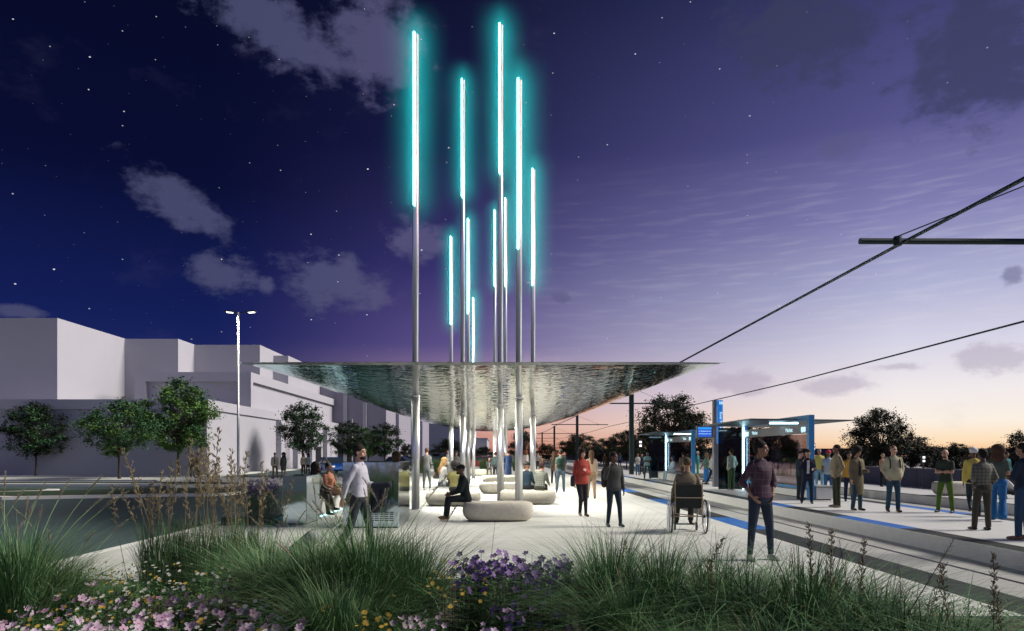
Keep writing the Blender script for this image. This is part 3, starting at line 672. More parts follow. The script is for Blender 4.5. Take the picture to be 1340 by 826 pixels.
# ================================================================ PEOPLE
def solid(mb,voxel,smooth,mt,name,parent=None):
    me=mb.mesh(name,mt); o=bpy.data.objects.new('tmp',me); COL.objects.link(o)
    r=o.modifiers.new('r','REMESH'); r.mode='VOXEL'; r.voxel_size=voxel
    if smooth:
        s=o.modifiers.new('s','SMOOTH'); s.iterations=smooth; s.factor=.5
    dg=bpy.context.evaluated_depsgraph_get(); dg.update()
    n=bpy.data.meshes.new_from_object(o.evaluated_get(dg)); n.name=name
    bpy.data.objects.remove(o); bpy.data.meshes.remove(me)
    n.materials.clear(); n.materials.append(mt)
    n.polygons.foreach_set('use_smooth',[True]*len(n.polygons)); n.update()
    return link(name,n,parent)
ARM={'down':((.16,.02,-1),(.06,.22,-1)),'pocket':((.30,-.26,-1),(-.34,.55,-1)),'fold':((.15,.28,-1),(-1.0,.42,.08)),
'phone':((.30,.35,-1),(-.35,.35,1)),'bent':((.16,.05,-1),(-.30,.95,-.05)),'chest':((.2,.0,-1),(-.55,.7,.25)),'lap':((.12,.30,-1),(-.25,.9,-.35)),
'back':((.12,-.35,-1),(.05,-.15,-1)),'fwd':((.12,.38,-1),(.02,.6,-1)),'shoulder':((.28,.35,-.85),(-.25,.35,1)),'knee':((.12,.75,-.75),(-.05,1,-.25)),
'hug':((.6,.2,-.35),(1,.15,-.1)),'tblob':((.9,.2,-.35),(.9,.5,.1)),'push':((.3,-.05,-1),(.05,.5,-1))}
LEG={'stand':((.05,.02,-1),(.03,-.03,-1)),'wide':((.14,.03,-1),(.08,-.03,-1)),'fwd':((.03,.30,-1),(.02,.10,-1)),'rear':((.03,-.22,-1),(.02,-.55,-1)),
'relax':((.10,.16,-1),(.06,-.12,-1)),'sit':((.10,1,-.03),(.02,.12,-1)),'sitback':((.12,1,-.05),(.0,-.15,-1)),'cross':((-.20,1,.16),(-.15,.45,-1)),
'kneeup':((.12,.85,.62),(.05,.55,-.85)),'chair':((.10,1,.0),(.02,.30,-1)),'lift':((.02,.05,-1),(.0,-.9,-.6)),'squat':((.3,.8,.15),(.05,-.25,-1))}
SKIN={'l':(.50,.29,.20),'m':(.34,.18,.11),'d':(.10,.05,.032),'t':(.22,.115,.07)}
SKM={}
def person(X,Y,z0,H,face,label,arms=('down','down'),legs=('stand','stand'),top=(.3,.3,.3),bot=(.03,.04,.07),shoe=(.02,.02,.02),skin='m',hair='short',hcol=(.02,.013,.01),
    female=False,sleeve='long',kind='shirt',bkind='trousers',seat=None,lean=0,look=0,nod=0,belly=0,group=None,sub=None,collar=None,inner=None,topm=None,extra=None):
    k=H/1.75; px=Y/687.0; vox=min(.024,max(.0085,px*.62)); hi=Y<20
    if skin not in SKM: SKM[skin]=mat('skin',SKIN[skin],.55,0,.12,9,.002,60)
    S=SKM[skin]; TM=topm or cloth(top); BM=cloth(bot)
    def V(o,f,u,s=1): return Vector((s*o,-f,u))
    Rl=Matrix.Rotation(R(lean),3,'X') # forward is -Y
    hipz=.93; 
    # legs
    J={}
    for i,s in ((0,1),(1,-1)):
        a,b=LEG[legs[i]] if isinstance(legs[i],str) else legs[i]
        hp=V(.085,0,-.02,s); kn=hp+V(*a,s).normalized()*.44; an=kn+V(*b,s).normalized()*.41
        J['hip',s]=hp;J['knee',s]=kn;J['ank',s]=an
    low=min(J['ank',1].z,J['ank',-1].z)
    pz=(seat+.10)/k if seat is not None else .075-low
    if seat is not None: pass
    P=Vector((0,0,pz))
    for q in list(J): J[q]=J[q]+P
    sw=.150 if female else .165
    def T(o,f,u,s=1): # torso point, u above pelvis
        return P+Rl@V(o,f,u,s)
    for i,s in ((0,1),(1,-1)):
        a,b=ARM[arms[i]] if isinstance(arms[i],str) else arms[i]
        sh=T(sw,0,.462,s); e=sh+V(*a,s).normalized()*.285; w=e+V(*b,s).normalized()*.245
        J['sh',s]=sh;J['el',s]=e;J['wr',s]=w
    hd=T(0,.02,.70); hd+=V(0,.03*math.sin(R(nod)),0); MH=Matrix.Rotation(R(look),3,'Z')@Matrix.Rotation(R(nod),3,'X')
    MH=MH*1.05
    def Hp(o,f,u,s=1): return hd+MH@V(o,f,u,s)
    # ---- body
    b=MB()
    b.ell(hd+MH@V(0,-.012,.025),(.074,.094,.092),MH,14); b.ell(Hp(0,.022,-.045),(.056,.066,.066),MH,12); b.ell(Hp(0,.050,-.082),(.030,.026,.022),MH,8)
    b.cap(Hp(0,.080,.014),.009,Hp(0,.092,-.020),.0135,8); b.ell(Hp(0,.077,-.054),(.024,.012,.010),MH,8)
    for s in (1,-1):
        b.ell(Hp(.074,-.008,-.005,s),(.011,.020,.030),MH,8); b.ell(Hp(.03,.074,.030,s),(.020,.014,.009),MH,8); b.ell(Hp(.042,.055,-.028,s),(.022,.026,.024),MH,8)
    b.cap(T(0,-.01,.50),.060 if not female else .050,Hp(0,-.015,-.06),.054 if not female else .046,10)
    def torso(mb,g,lo=-.10,rings=None,wst=None):
        ws=1.0 if not female else .84
        prof=[(-.10,.155,.105),(-.02,.172 if not female else .178,.118),(.08,.160*(.95 if female else 1),.108),(.18,.148*ws,.100),(.28,.162*ws,.110),(.38,.172*ws,.116),(.445,.172*(.92 if female else 1),.100),(.487,.140*(.92 if female else 1),.078),(.518,.088,.062),(.55,.058,.055)]
        rr=[]
        for u,rx,ry in prof:
            if u<lo-.001: continue
            bl=belly*math.exp(-((u-.14)/.13)**2); bf=.0
            if female and abs(u-.33)<.12: bf=.025*(1-abs(u-.33)/.12)
            rr.append((T(0,bl*.6+bf*.6,u),rx+g+bl*.4,ry+g+bl*.6+bf))
        mb.loft(rr,20,p=2.3)
    torso(b,-.008)
    for s in (1,-1):
        b.cap(J['sh',s],.052,J['el',s],.036,10); b.cap(J['el',s],.037,J['wr',s],.025,10)
        b.cap(J['hip',s],.082,J['knee',s],.050,10); b.cap(J['knee',s],.050,J['ank',s],.034,10)
        d=(J['wr',s]-J['el',s]).normalized(); 
        side=V(1,0,0,s); side=(side-d*side.dot(d)); side=side.normalized() if side.length>.2 else Vector((0,-1,0)).cross(d).normalized()
        nrm=d.cross(side).normalized(); w=J['wr',s]; pc=w+d*.050
        Mh=Matrix((nrm*0.0+side,d,nrm)).transposed(); acr=nrm # fingers spread across nrm (palm facing the thigh)
        Mh=Matrix((side,d,acr)).transposed()
        b.ell(pc,(.016,.050,.040),Mh,10)
        curl=-side
        for q,(off,ln) in enumerate(((-.030,.062),(-.010,.074),(.011,.070),(.030,.056))):
            p0=pc+d*.034+acr*off; p1=p0+(d*1.0+curl*.25).normalized()*ln*.55; p2=p1+(d*.8+curl*.75).normalized()*ln*.5
            b.cap(p0,.0095,p1,.0088,6); b.cap(p1,.0088,p2,.0075,6)
        fw=V(0,1,0) if abs(d.y)<.7 else Vector((0,0,1)); fw=(fw-d*fw.dot(d)).normalized(); sg=1 if fw.dot(acr)>0 else -1
        p0=pc-d*.02+acr*sg*.034; p1=p0+(d*.6+acr*sg*.6+curl*.3).normalized()*.034; b.cap(p0,.013,p1,.010,6); b.cap(p1,.010,p1+(d*.9+curl*.3)*.026,.0085,6)
    FD={}
    for i,s in ((0,1),(1,-1)):
        sh=(J['ank',s]-J['knee',s]).normalized(); fd=V(.12,1,0,s).normalized()
        if J['ank',s].z>.13+low*0 and seat is None and legs[i] in('rear','lift'): fd=(V(.05,1,0,s)+Vector((0,0,-.9 if legs[i]=='rear' else -.4))).normalized()
        FD[s]=fd; b.cap(J['ank',s]+fd*.0-Vector((0,0,.02)),.034,J['ank',s]+fd*.12-Vector((0,0,.04)),.026,8)
    def sc_(mb): 
        mb.v=[(x*k,y*k,z*k) for x,y,z in mb.v]; return mb
    body=solid(sc_(b),vox if not hi else min(vox,.0085),1,S,'person'); body.location=(X,Y,z0); body.rotation_euler.z=R(face)
    body['label']=label; body['category']='person'
    if group: body['group']=group
    def part(mb,name,mt,sm=2,v=None): return solid(sc_(mb),v or max(vox,.011),sm,mt,name,body)
    def shape(mb,name,mt): o=sc_(mb).build(name,mt,body,True); return o
    # ---- top
    sl={'long':1.0,'roll':.55,'short':0.0,'none':-1}[sleeve]; g=.010 if kind in('shirt','tuck') else .017
    t=MB(); lo=-.10
    torso(t,g,lo=-.02 if kind=='tuck' else lo)
    if kind in('coat','long_coat','dress'):
        ln={'coat':-.22,'long_coat':-.50,'dress':-.42}[kind]
        if seat is None: t.loft([(T(0,0,ln),.20 if kind!='dress' else .18,.15),(T(0,0,ln*.5-.03),.19,.14),(T(0,0,.02),.18,.13)],20,p=2.4)
    for s in (1,-1):
        if sl==-1: continue
        e=J['el',s]; w=J['wr',s]; A=.050+g*.7
        if sl==0: t.cap(J['sh',s],A,J['sh',s].lerp(e,.62),.052+g,10)
        else:
            t.cap(J['sh',s],A,e,.043+g,10); t.cap(e,.043+g,e.lerp(w,.94 if sl==1 else .25),.034+g*.6 if sl==1 else .042+g,10)
    if kind=='turtle': t.cap(T(0,-.005,.50),.075,T(0,.0,.58),.066,10)
    part(t,{'shirt':'shirt','tuck':'shirt','coat':'jacket','long_coat':'coat','dress':'dress','turtle':'jumper','jumper':'jumper','jacket':'jacket'}[kind],TM)
    if inner is not None:
        t=MB(); t.loft([(T(0,.105+g,.03),.045,.02),(T(0,.125+g,.30),.045,.02),(T(0,.085+g,.47),.05,.02)],10); part(t,'shirt_front',cloth(inner),1)
    if collar is not None:
        t=MB(); t.tube([T(0,-.01,.515),T(0,.0,.55)],[.072,.064],14); 
        for s in (1,-1): t.cap(T(.02,.055,.545,s),.014,T(.05,.085,.50,s),.010,6)
        part(t,'collar',cloth(collar),1)
    # ---- bottom
    if bkind!='none':
        t=MB(); gg=.012 if bkind!='wide' else .02
        t.loft([(P+V(0,-.005,-.11),.13,.10),(P+V(0,-.012,-.06),.172+gg*.6,.120+gg),(P+V(0,-.008,.0),.176+gg*.5,.118+gg),(P+Rl@V(0,0,.08),.155 if female else .160,.112),(P+Rl@V(0,0,.13),.146 if female else .155,.107)],20,p=2.3)
        if bkind in('skirt','longskirt') and seat is None:
            u=-.42 if bkind=='skirt' else -.78
            t.loft([(P+V(0,0,u),.21 if bkind=='longskirt' else .18,.15),(P+V(0,0,u*.5),.185,.135),(P+V(0,0,0),.18,.125)],20)
        else:
            for s in (1,-1):
                hp,kn,an=J['hip',s],J['knee',s],J['ank',s]
                t.cap(hp,.096,kn,(.066 if bkind=='trousers' else .060) if bkind!='wide' else .075,12)
                if bkind=='short': continue
                e=kn.lerp(an,.96); t.cap(kn,(.066 if bkind=='trousers' else .060) if bkind!='wide' else .072,e,.056 if bkind=='trousers' else (.042 if bkind=='slim' else .10),12)
        part(t,'trousers' if bkind not in('skirt','longskirt') else 'skirt',BM)
    # ---- shoes
    SM=cloth(shoe,.5)
    for s in (1,-1):
        t=MB(); a=J['ank',s]; fd=FD[s]; up=Vector((0,0,1)); dn=Vector((0,0,-1)) if abs(fd.z)<.3 else (Vector((0,0,-1))-fd*(-fd.z)).normalized()
        heel=a+dn*.035-fd*.035; ball=a+dn*.042+fd*.10; toe=a+dn*.048+fd*.165
        t.cap(a+dn*.0,.045,heel,.038,10); t.cap(heel,.038,ball,.038,10); t.cap(ball,.038,toe,.026,10)
        part(t,'shoe',SM)
    # ---- hair / headwear
    HM=cloth(hcol,.82); t=MB()
    if hair=='short':
        t.ell(Hp(0,-.024,.045),(.083,.100,.088),MH,14); t.ell(Hp(0,-.05,.0),(.078,.062,.075),MH,12)
    elif hair=='bun':
        t.ell(Hp(0,-.022,.040),(.083,.098,.090),MH,14); t.ell(Hp(0,-.05,.125),(.042,.042,.036),MH,10); t.ell(Hp(0,-.05,-.0),(.076,.060,.07),MH,12)
    elif hair=='long':
        t.ell(Hp(0,-.022,.045),(.090,.104,.094),MH,14); t.ell(Hp(0,-.05,-.03),(.094,.07,.12),MH,12)
        t.cap(Hp(0,-.065,-.08),.075,T(0,-.11,.36),.055,10)
        for s in (1,-1): t.cap(Hp(.068,-.01,.0,s),.028,Hp(.078,.0,-.16,s),.026,8)
    elif hair=='fringe':
        t.ell(Hp(0,-.012,.050),(.090,.106,.090),MH,14); t.ell(Hp(0,-.05,-.03),(.094,.07,.12),MH,12); t.ell(Hp(0,.066,.062),(.062,.03,.026),MH,10)
        for s in (1,-1): t.cap(Hp(.070,.01,.02,s),.026,Hp(.085,.01,-.15,s),.028,8)
    elif hair=='afro':
        t.ell(Hp(0,-.045,.05),(.135,.125,.135),MH,14); t.ell(Hp(0,-.06,-.05),(.12,.09,.10),MH,12)
    elif hair=='curly':
        t.ell(Hp(0,-.045,.03),(.150,.125,.150),MH,14); t.ell(Hp(0,-.07,-.12),(.145,.10,.13),MH,12)
    elif hair=='cap':
        t.ell(Hp(0,-.014,.055),(.086,.105,.075),MH,14); t.loft([(Hp(0,.10,.045),.06,.06),(Hp(0,.10,.055),.055,.055)],12)
    elif hair=='beanie':
        t.ell(Hp(0,-.018,.052),(.088,.104,.095),MH,14); t.tube([Hp(0,-.02,.02),Hp(0,-.02,.06)],[.098,.096],16)
    elif hair=='hood':
        t.ell(Hp(0,-.03,.02),(.105,.115,.13),MH,14); t.cap(Hp(0,-.05,-.1),.08,T(0,-.06,.48),.09,10)
    elif hair=='scarf':
        t.ell(Hp(0,-.02,.055),(.098,.112,.085),MH,14)
    elif hair=='crop':
        t.ell(Hp(0,-.020,.036),(.0775,.0975,.0885),MH,14)
    if t.v:
        nm={'cap':'cap','beanie':'beanie','hood':'hood','scarf':'head_wrap'}.get(hair,'hair')
        part(t,nm,HM,1,max(vox*.9,.008))
    if hi: # face details
        for s in (1,-1):
            t=MB(); t.ell(Hp(.030,.076,.010,s),(.014,.008,.007),MH,8); shape(t,'eye',mat_eye)
            t=MB(); t.cap(Hp(.014,.088,.030,s),.0045,Hp(.048,.078,.032,s),.0035,6); shape(t,'eyebrow',HM)
        t=MB(); t.ell(Hp(0,.082,-.054),(.023,.010,.0065),MH,8); shape(t,'lips',mat_lip)
        if sub=='beard':
            t=MB(); t.ell(Hp(0,.040,-.080),(.052,.055,.036),MH,12); t.ell(Hp(0,.083,-.041),(.024,.012,.006),MH,8); part(t,'beard',HM,1,.0085)
    if sub=='strap' or sub=='bagstrap':
        for s in ((1,-1) if sub=='strap' else (1,)):
            t=MB(); t.tube([T(.10,-.10-g,.44,s),T(.115,-.02,.52+g,s),T(.12,.105+g,.42,s),T(.125,.12+g,.25,s),T(.155,.06,.15,s)],.022,8); part(t,'strap',cloth((.03,.045,.03)),1)
    rm=Matrix.Translation((X,Y,z0))@Matrix.Rotation(R(face),4,'Z')@Matrix.Scale(k,4)
    return body,{q:rm@J[q] for q in J},(lambda o,f,u,s=1: rm@T(o,f,u,s))
mat_eye=mat('eye_dark',(.03,.02,.02),.3); mat_lip=mat('lip',(.30,.10,.08),.5)
def PP(px,fy,hy,z0,face,label,**k):
    if isinstance(face,str): raise ValueError
    X,Y=gp(px,fy,z0); H=k.pop('H',None) or (fy-hy)/F*Y
    return person(X,Y,z0,H,face,label,**k)
def backpack(tf,col,label,face,sc=1.0,z=.28):
    c=tf(0,-.22,z); m=MB(); Mz=Matrix.Rotation(R(face),3,'Z')
    m.loft([((0,0,-.24),.12,.07),((0,.01,-.18),.15,.095),((0,.015,0),.16,.10),((0,0,.16),.15,.085),((0,-.01,.23),.10,.05)],16,p=2.8)
    o=solid(m,.013,2,cloth(col),'backpack'); o.location=c; o.rotation_euler.z=R(face); tag(o,label,'backpack')
    p=MB(); p.loft([((0,.10,-.17),.10,.03),((0,.12,-.15),.115,.035),((0,.12,-.04),.11,.03),((0,.10,-.02),.09,.02)],12,p=3); solid(p,.012,1,cloth(tuple(c_*.7 for c_ in col)),'pocket',o)
    return o
NAVY=(.018,.024,.05); DENIM=(.035,.085,.16); OLIVE=(.085,.08,.035); CREAM=(.52,.48,.38); BLK=(.015,.016,.018)
# --- plaza, near
b_,J1,T1=person((470-HX)/F*11.5,11.5,0,1.80,78,'man in pale buttoned shirt and dark trousers walking with a suitcase',arms=(((.10,.20,-1),(.0,.75,-.10)),((.22,-.45,-1),(.06,-.25,-1))),legs=('fwd','rear'),
  top=(.44,.43,.48),bot=(.028,.034,.042),skin='l',hair='short',kind='tuck',sub='beard',look=-8,collar=(.58,.56,.62))
sc.location=(J1['wr',-1].x-.815,J1['wr',-1].y,0)
m=MB(); c=J1['wr',1]; m.cap(c+Vector((-.10,-.0,.0)),.075,c+Vector((.13,-.02,.02)),.065,10); m.cap(c+Vector((-.06,.0,-.05)),.075,c+Vector((-.10,.02,-.38)),.085,10); m.cap(c+Vector((.08,-.02,-.04)),.055,c+Vector((.03,.0,-.30)),.06,10)
tag(solid(m,.012,3,cloth((.02,.024,.035)),'folded_jacket'),'dark navy jacket draped over the walking man forearm','jacket')
PL1=plaid('plaid_wine',(.060,.020,.034),(.036,.020,.045),(.085,.075,.09),10.0)
PL2=plaid('plaid_green',(.16,.19,.15),(.03,.06,.045),(.30,.10,.08),15.0)
PL3=plaid('plaid_grey',(.24,.25,.20),(.05,.06,.05),(.09,.09,.08),17.0)
PP(995,733,578,0,14,'woman in wine plaid shirt and dark jeans standing with hands in pockets',arms=(((.46,-.25,-1),(-.50,.55,-1)),((.46,-.25,-1),(-.50,.55,-1))),legs=('wide','wide'),topm=PL1,bot=(.020,.030,.050),shoe=(.45,.44,.42),skin='t',hair='bun',hcol=(.015,.010,.009),female=True,sleeve='roll',bkind='slim',look=38,kind='tuck')
b_,J3,T3=PP(803,689,592,0,12,'man in charcoal shirt striding with a jacket hooked over his shoulder',arms=('down','shoulder'),legs=('fwd','relax'),top=(.055,.058,.052),bot=(.02,.035,.05),shoe=(.012,.03,.04),skin='d',hair='short',look=35,bkind='slim',collar=(.05,.052,.048))
m=MB(); m.cap(T3(.15,-.02,.55,-1),.06,T3(.17,-.17,.32,-1),.08,10); m.cap(T3(.17,-.17,.35,-1),.08,T3(.18,-.15,.05,-1),.07,10); tag(solid(m,.014,2,cloth((.05,.035,.02)),'slung_jacket'),'dark brown jacket slung over the charcoal shirt man','jacket')
b_,J4,T4=PP(761,676,588,0,12,'smiling woman in rust red roll neck jumper and black leggings',arms=('chest','down'),legs=('stand',((-.12,.10,-1),(-.02,-.25,-1))),top=(.36,.06,.045),bot=(.022,.018,.024),shoe=(.10,.05,.03),skin='l',hair='fringe',hcol=(.025,.016,.014),female=True,bkind='slim',kind='turtle',look=25)
m=MB(); m.tube([T4(.06,.02,.56,-1),T4(.17,.06,.40,-1),T4(.24,.05,.05,-1)],.012,6); m.loft([(T4(.25,.03,-.16,-1),.05,.09),(T4(.25,.03,-.10,-1),.06,.11),(T4(.25,.03,.08,-1),.055,.10),(T4(.25,.03,.12,-1),.03,.08)],12,p=3); tag(solid(m,.012,1,cloth((.03,.03,.04)),'shoulder_bag'),'dark shoulder bag hanging at the side of the red jumper woman','bag')
PP(774,653,590,0,182,'woman with long brown hair in beige top and tan trousers walking away',arms=('down','down'),legs=('fwd','stand'),top=(.42,.32,.22),bot=(.30,.20,.12),shoe=(.02,.02,.02),skin='l',hair='long',hcol=(.10,.055,.03),female=True)
b_,J6,T6=PP(734,645,589,0,170,'person in blue-grey jeans with a dark green backpack walking away',arms=('down','fwd'),legs=('wide','fwd'),top=(.07,.10,.08),bot=(.06,.09,.12),skin='l',hair='short',hcol=(.04,.025,.02),sleeve='short',sub=None)
backpack(T6,(.02,.045,.035),'dark green backpack worn by the walker right of the columns',170)
PP(725,633,591,0,160,'person in dark brown coat walking beside the green backpack wearer',top=(.05,.045,.035),bot=BLK,hair='long',hcol=(.18,.09,.05),kind='coat',female=True)
# wheelchair user
b_,J8,T8=person(3.88,14.42,0,1.93,172,'man in khaki shirt sitting in the wheelchair seen from behind',arms=('push','push'),legs=('chair','chair'),top=(.185,.155,.10),bot=(.035,.04,.035),skin='m',hair='crop',hcol=(.075,.05,.03),seat=.565,collar=(.18,.15,.10),belly=.03,look=-6)
# bench sitters
person(-.90,17.15,0,1.78,-78,'man in black jacket cap and tan boots sitting on the front bench',arms=('lap','lap'),legs=('sit','sit'),top=(.014,.022,.022),bot=(.014,.02,.022),shoe=(.19,.11,.045),skin='d',hair='cap',hcol=(.012,.014,.014),seat=.46,lean=10,kind='jacket',look=-8,sub='beard',inner=None)
person(-1.50,21.9,0,1.78,184,'person in olive tee shirt seen from behind on the bench being hugged',arms=('lap','lap'),legs=('sit','sit'),top=(.15,.135,.05),bot=BLK,skin='d',hair='afro',hcol=(.012,.010,.009),seat=.46,lean=8,sleeve='short',nod=5)
person(-1.92,22.15,0,1.76,120,'blonde woman in white top with one arm round the olive tee shirt person',arms=(((.4,.5,-.25),(.3,1,-.3)),'lap'),legs=('sit','sit'),top=(.50,.50,.46),bot=(.10,.12,.16),skin='l',hair='long',hcol=(.32,.20,.08),seat=.60,female=True,sleeve='short',lean=4,nod=10)
person(1.22,22.35,0,1.80,150,'man in green and cream checked shirt sitting with a knee raised on the bench',arms=('knee','lap'),legs=('kneeup','cross'),topm=PL3,bot=(.04,.04,.03),shoe=(.10,.07,.03),skin='m',hair='short',seat=.46,lean=14,hcol=(.05,.022,.015))
person(.80,22.9,0,1.74,150,'person in dark navy top and glasses sitting beside the checked shirt man',arms=('lap','lap'),legs=('sit','sit'),top=(.02,.04,.06),bot=BLK,skin='m',hair='cap',hcol=(.02,.02,.02),seat=.46,lean=5,look=-30)
PP(558,642,587,0,160,'man in grey sweater and slim grey trousers standing beside the leftmost column',arms=('bent','bent'),legs=('stand','wide'),top=(.085,.085,.082),bot=(.05,.06,.06),shoe=(.35,.35,.33),skin='m',hair='short',hcol=(.05,.025,.012),bkind='slim',look=40,nod=12)
person((571-HX)/F*33,33,0,1.72,60,'person in brown jacket sitting at the planted edge behind the grey sweater man',arms=('lap','lap'),legs=('sit','sit'),top=(.08,.05,.025),bot=(.05,.06,.05),shoe=(.4,.4,.4),skin='t',hair='cap',hcol=(.10,.075,.04),seat=.46,lean=25)
PP(587,628,588,0,-60,'person in cream shirt with arms folded behind the hugging pair',arms=('fold','fold'),top=(.46,.46,.42),bot=(.2,.2,.18),skin='t',hair='short')
PP(597,628,592,0,10,'person in dark patterned top standing behind the hugging pair',top=(.04,.04,.035),bot=BLK,skin='d',hair='afro',kind='coat',arms=('bent','bent'))
PP(665,632,590,0,200,'person in long dark blue coat embracing a friend behind the tall columns',arms=('hug','bent'),legs=('stand','fwd'),top=(.02,.04,.10),bot=(.30,.17,.12),shoe=(.3,.16,.10),skin='l',hair='short',kind='long_coat',female=True,bkind='none')
PP(659,631,592,0,20,'person in navy jacket facing the long dark blue coat wearer',arms=('bent','bent'),top=(.018,.035,.07),bot=(.28,.16,.11),skin='l',hair='long',hcol=(.14,.06,.03),kind='coat',female=True,bkind='skirt')
PP(648.5,630,592,0,170,'person in dark teal top half hidden by the tallest column',top=(.03,.05,.05),bot=BLK,skin='m',hair='short')
person((640-HX)/F*51.5,51.5,0,1.74,4,'lone man in dark jacket sitting on the distant bench',arms=('lap','lap'),legs=('sit','sit'),top=(.05,.045,.045),bot=(.045,.045,.05),skin='l',hair='crop',hcol=(.2,.14,.1),seat=.5,lean=20,inner=(.4,.4,.4))
PP(688,620,590,0,200,'woman with very long red hair standing behind the seated pair',top=(.5,.45,.42),bot=(.2,.15,.12),skin='l',hair='curly',hcol=(.17,.06,.035),female=True,kind='dress')
PP(704,618,592,0,170,'person in white top with a dark cap near the rightmost column',top=(.4,.4,.42),bot=(.05,.05,.08),skin='l',hair='cap',hcol=(.02,.03,.05))
PP(708,619,600,0,10,'person in tan clothes with both arms held out in the distance',arms=('tblob','tblob'),legs=('wide','wide'),top=(.36,.25,.15),bot=(.36,.25,.16),skin='l',hair='crop',hcol=(.2,.12,.07),H=1.5)
PP(811,614,590,0,8,'man in open denim jacket far behind the charcoal shirt man',top=(.06,.12,.18),inner=(.4,.4,.4),bot=NAVY,skin='m',hair='short',kind='jacket',H=1.8)
PP(791,614,594,0,-20,'person in brown top beyond the beige top woman',top=(.12,.07,.03),bot=BLK,skin='m',hair='short',H=1.65)
# left
GP='pairs chatting on the far left pavement'
PP(359.5,626,592.5,0,20,'man in cream blazer and olive trousers beside a woman in a green dress',top=(.45,.42,.33),inner=(.02,.03,.06),bot=(.14,.11,.05),skin='t',hair='crop',kind='jacket',legs=('wide','fwd'))
PP(371,626,593,0,-10,'woman in short dark green dress with curly hair on the far pavement',top=(.07,.085,.06),bkind='none',skin='t',hair='curly',hcol=(.02,.012,.01),kind='dress',female=True)
PP(397,622,595,0,15,'woman in white blouse and black trousers chatting under the tree, on the left',top=(.35,.32,.26),bot=BLK,skin='t',hair='long',female=True,H=1.66)
PP(403,622,595,0,-15,'woman in pale blue top and black trousers chatting under the tree, on the right',top=(.22,.26,.28),bot=BLK,skin='t',hair='curly',female=True,H=1.66)
PP(252,625,593,0,40,'person in dark olive clothes by the foot of the tallest left tree',top=(.08,.07,.04),bot=(.04,.04,.03),skin='d',hair='short',arms=('bent','down'))
PP(259,626,593,0,-40,'person in dark clothes with an orange scarf by the tallest left tree',top=(.06,.05,.04),inner=(.45,.10,.05),bot=(.03,.03,.03),skin='t',hair='short',arms=('bent','bent'))
person(-4.98,18.3,0,1.76,72,'woman in grey tweed blazer sitting with crossed legs in black heels',arms=('lap','lap'),legs=('cross','sit'),top=(.13,.125,.10),bot=(.10,.10,.075),shoe=(.012,.012,.012),skin='d',hair='curly',hcol=(.03,.025,.018),seat=.47,female=True,kind='jacket',lean=4)
person(-4.95,19.6,0,1.76,60,'woman in off-shoulder peach top sitting behind the grey blazer woman',arms=('lap','lap'),legs=('sit','cross'),top=(.42,.18,.11),bot=(.40,.25,.15),shoe=(.15,.08,.05),skin='m',hair='bun',hcol=(.015,.012,.01),seat=.47,female=True,sleeve='short')
person(-2.85,18.6,0,1.66,170,'person with round brown hair standing behind the tall steel cabinet',top=(.07,.06,.045),bot=BLK,skin='t',hair='afro',hcol=(.07,.045,.025))
# platform
def Q(px,fy,hy,face,label,**k): return PP(px,fy,hy,PZ,face,label,**k)
Q(834.5,622,593.5,20,'person in pale grey tee shirt and jeans, leftmost of the group by the line pole',arms=('bent','bent'),top=(.32,.34,.33),bot=DENIM,skin='t',hair='short',sleeve='short')
Q(840,621,594,10,'person in dark jacket behind the pale blue shirt man of the pole group',top=NAVY,bot=BLK,skin='m',hair='short')
Q(847,627,591,0,'man in pale blue shirt with crossed arms in the middle of the pole group',arms=('fold','fold'),legs=('wide','wide'),top=(.24,.42,.45),bot=(.02,.06,.07),shoe=(.03,.10,.06),skin='d',hair='short',sleeve='short')
Q(856,624,593,-25,'person in pale blue tee shirt and bright jeans, rightmost of the pole group',arms=('down','bent'),legs=('stand','relax'),top=(.30,.42,.48),bot=(.03,.10,.22),skin='t',hair='short',sleeve='short')
Q(865,618,594,5,'woman in white top and long dark skirt left of the farther shelter light',top=(.35,.38,.36),bot=BLK,skin='t',hair='crop',bkind='longskirt',female=True,arms=('bent','bent'))
person(9.25,37.2,PZ,1.76,-80,'person in pale blue clothes sitting on the bench of the farther shelter',arms=('lap','lap'),legs=('sit','sit'),top=(.45,.6,.65),bot=(.40,.52,.55),shoe=(.4,.5,.5),skin='m',hair='long',hcol=(.02,.05,.08),seat=.47,female=True)
Q(894,631,592,175,'man in grey-brown shirt and brown trousers seen from behind by the farther shelter',top=(.10,.095,.07),bot=(.12,.11,.075),skin='m',hair='short')
Q(904,629,593,165,'long haired woman in navy top beside the grey-brown shirt man',top=NAVY,bot=NAVY,skin='l',hair='long',hcol=(.22,.13,.08),female=True,arms=('bent','down'))
Q(913,622,591,60,'white haired person in teal top and bright green trousers',top=(.05,.22,.24),bot=(.04,.26,.10),skin='l',hair='short',hcol=(.6,.6,.58),arms=('bent','bent'))
Q(924.5,634,593,-70,'woman in long blue dress gesturing beside the totem',arms=('bent','fwd'),top=(.10,.18,.14),bot=(.03,.16,.42),skin='t',hair='long',hcol=(.14,.10,.05),bkind='longskirt',female=True)
Q(931,635,594,70,'woman in white blouse and slim black trousers against the totem',arms=('bent','bent'),legs=('rear','fwd'),top=(.48,.47,.42),bot=BLK,skin='l',hair='short',hcol=(.10,.05,.03),female=True,bkind='slim')
Q(957,642,588,-150,'man in pale mint sweater and green trousers facing the totem',arms=('pocket','pocket'),top=(.38,.45,.38),bot=(.05,.085,.04),shoe=(.4,.4,.38),skin='t',hair='short',kind='jumper')
b_,J9,T9=Q(970,640,592,170,'woman in dark top with long dark hair right of the mint sweater man',top=(.012,.03,.03),bot=(.02,.05,.07),skin='m',hair='long',female=True,kind='coat')
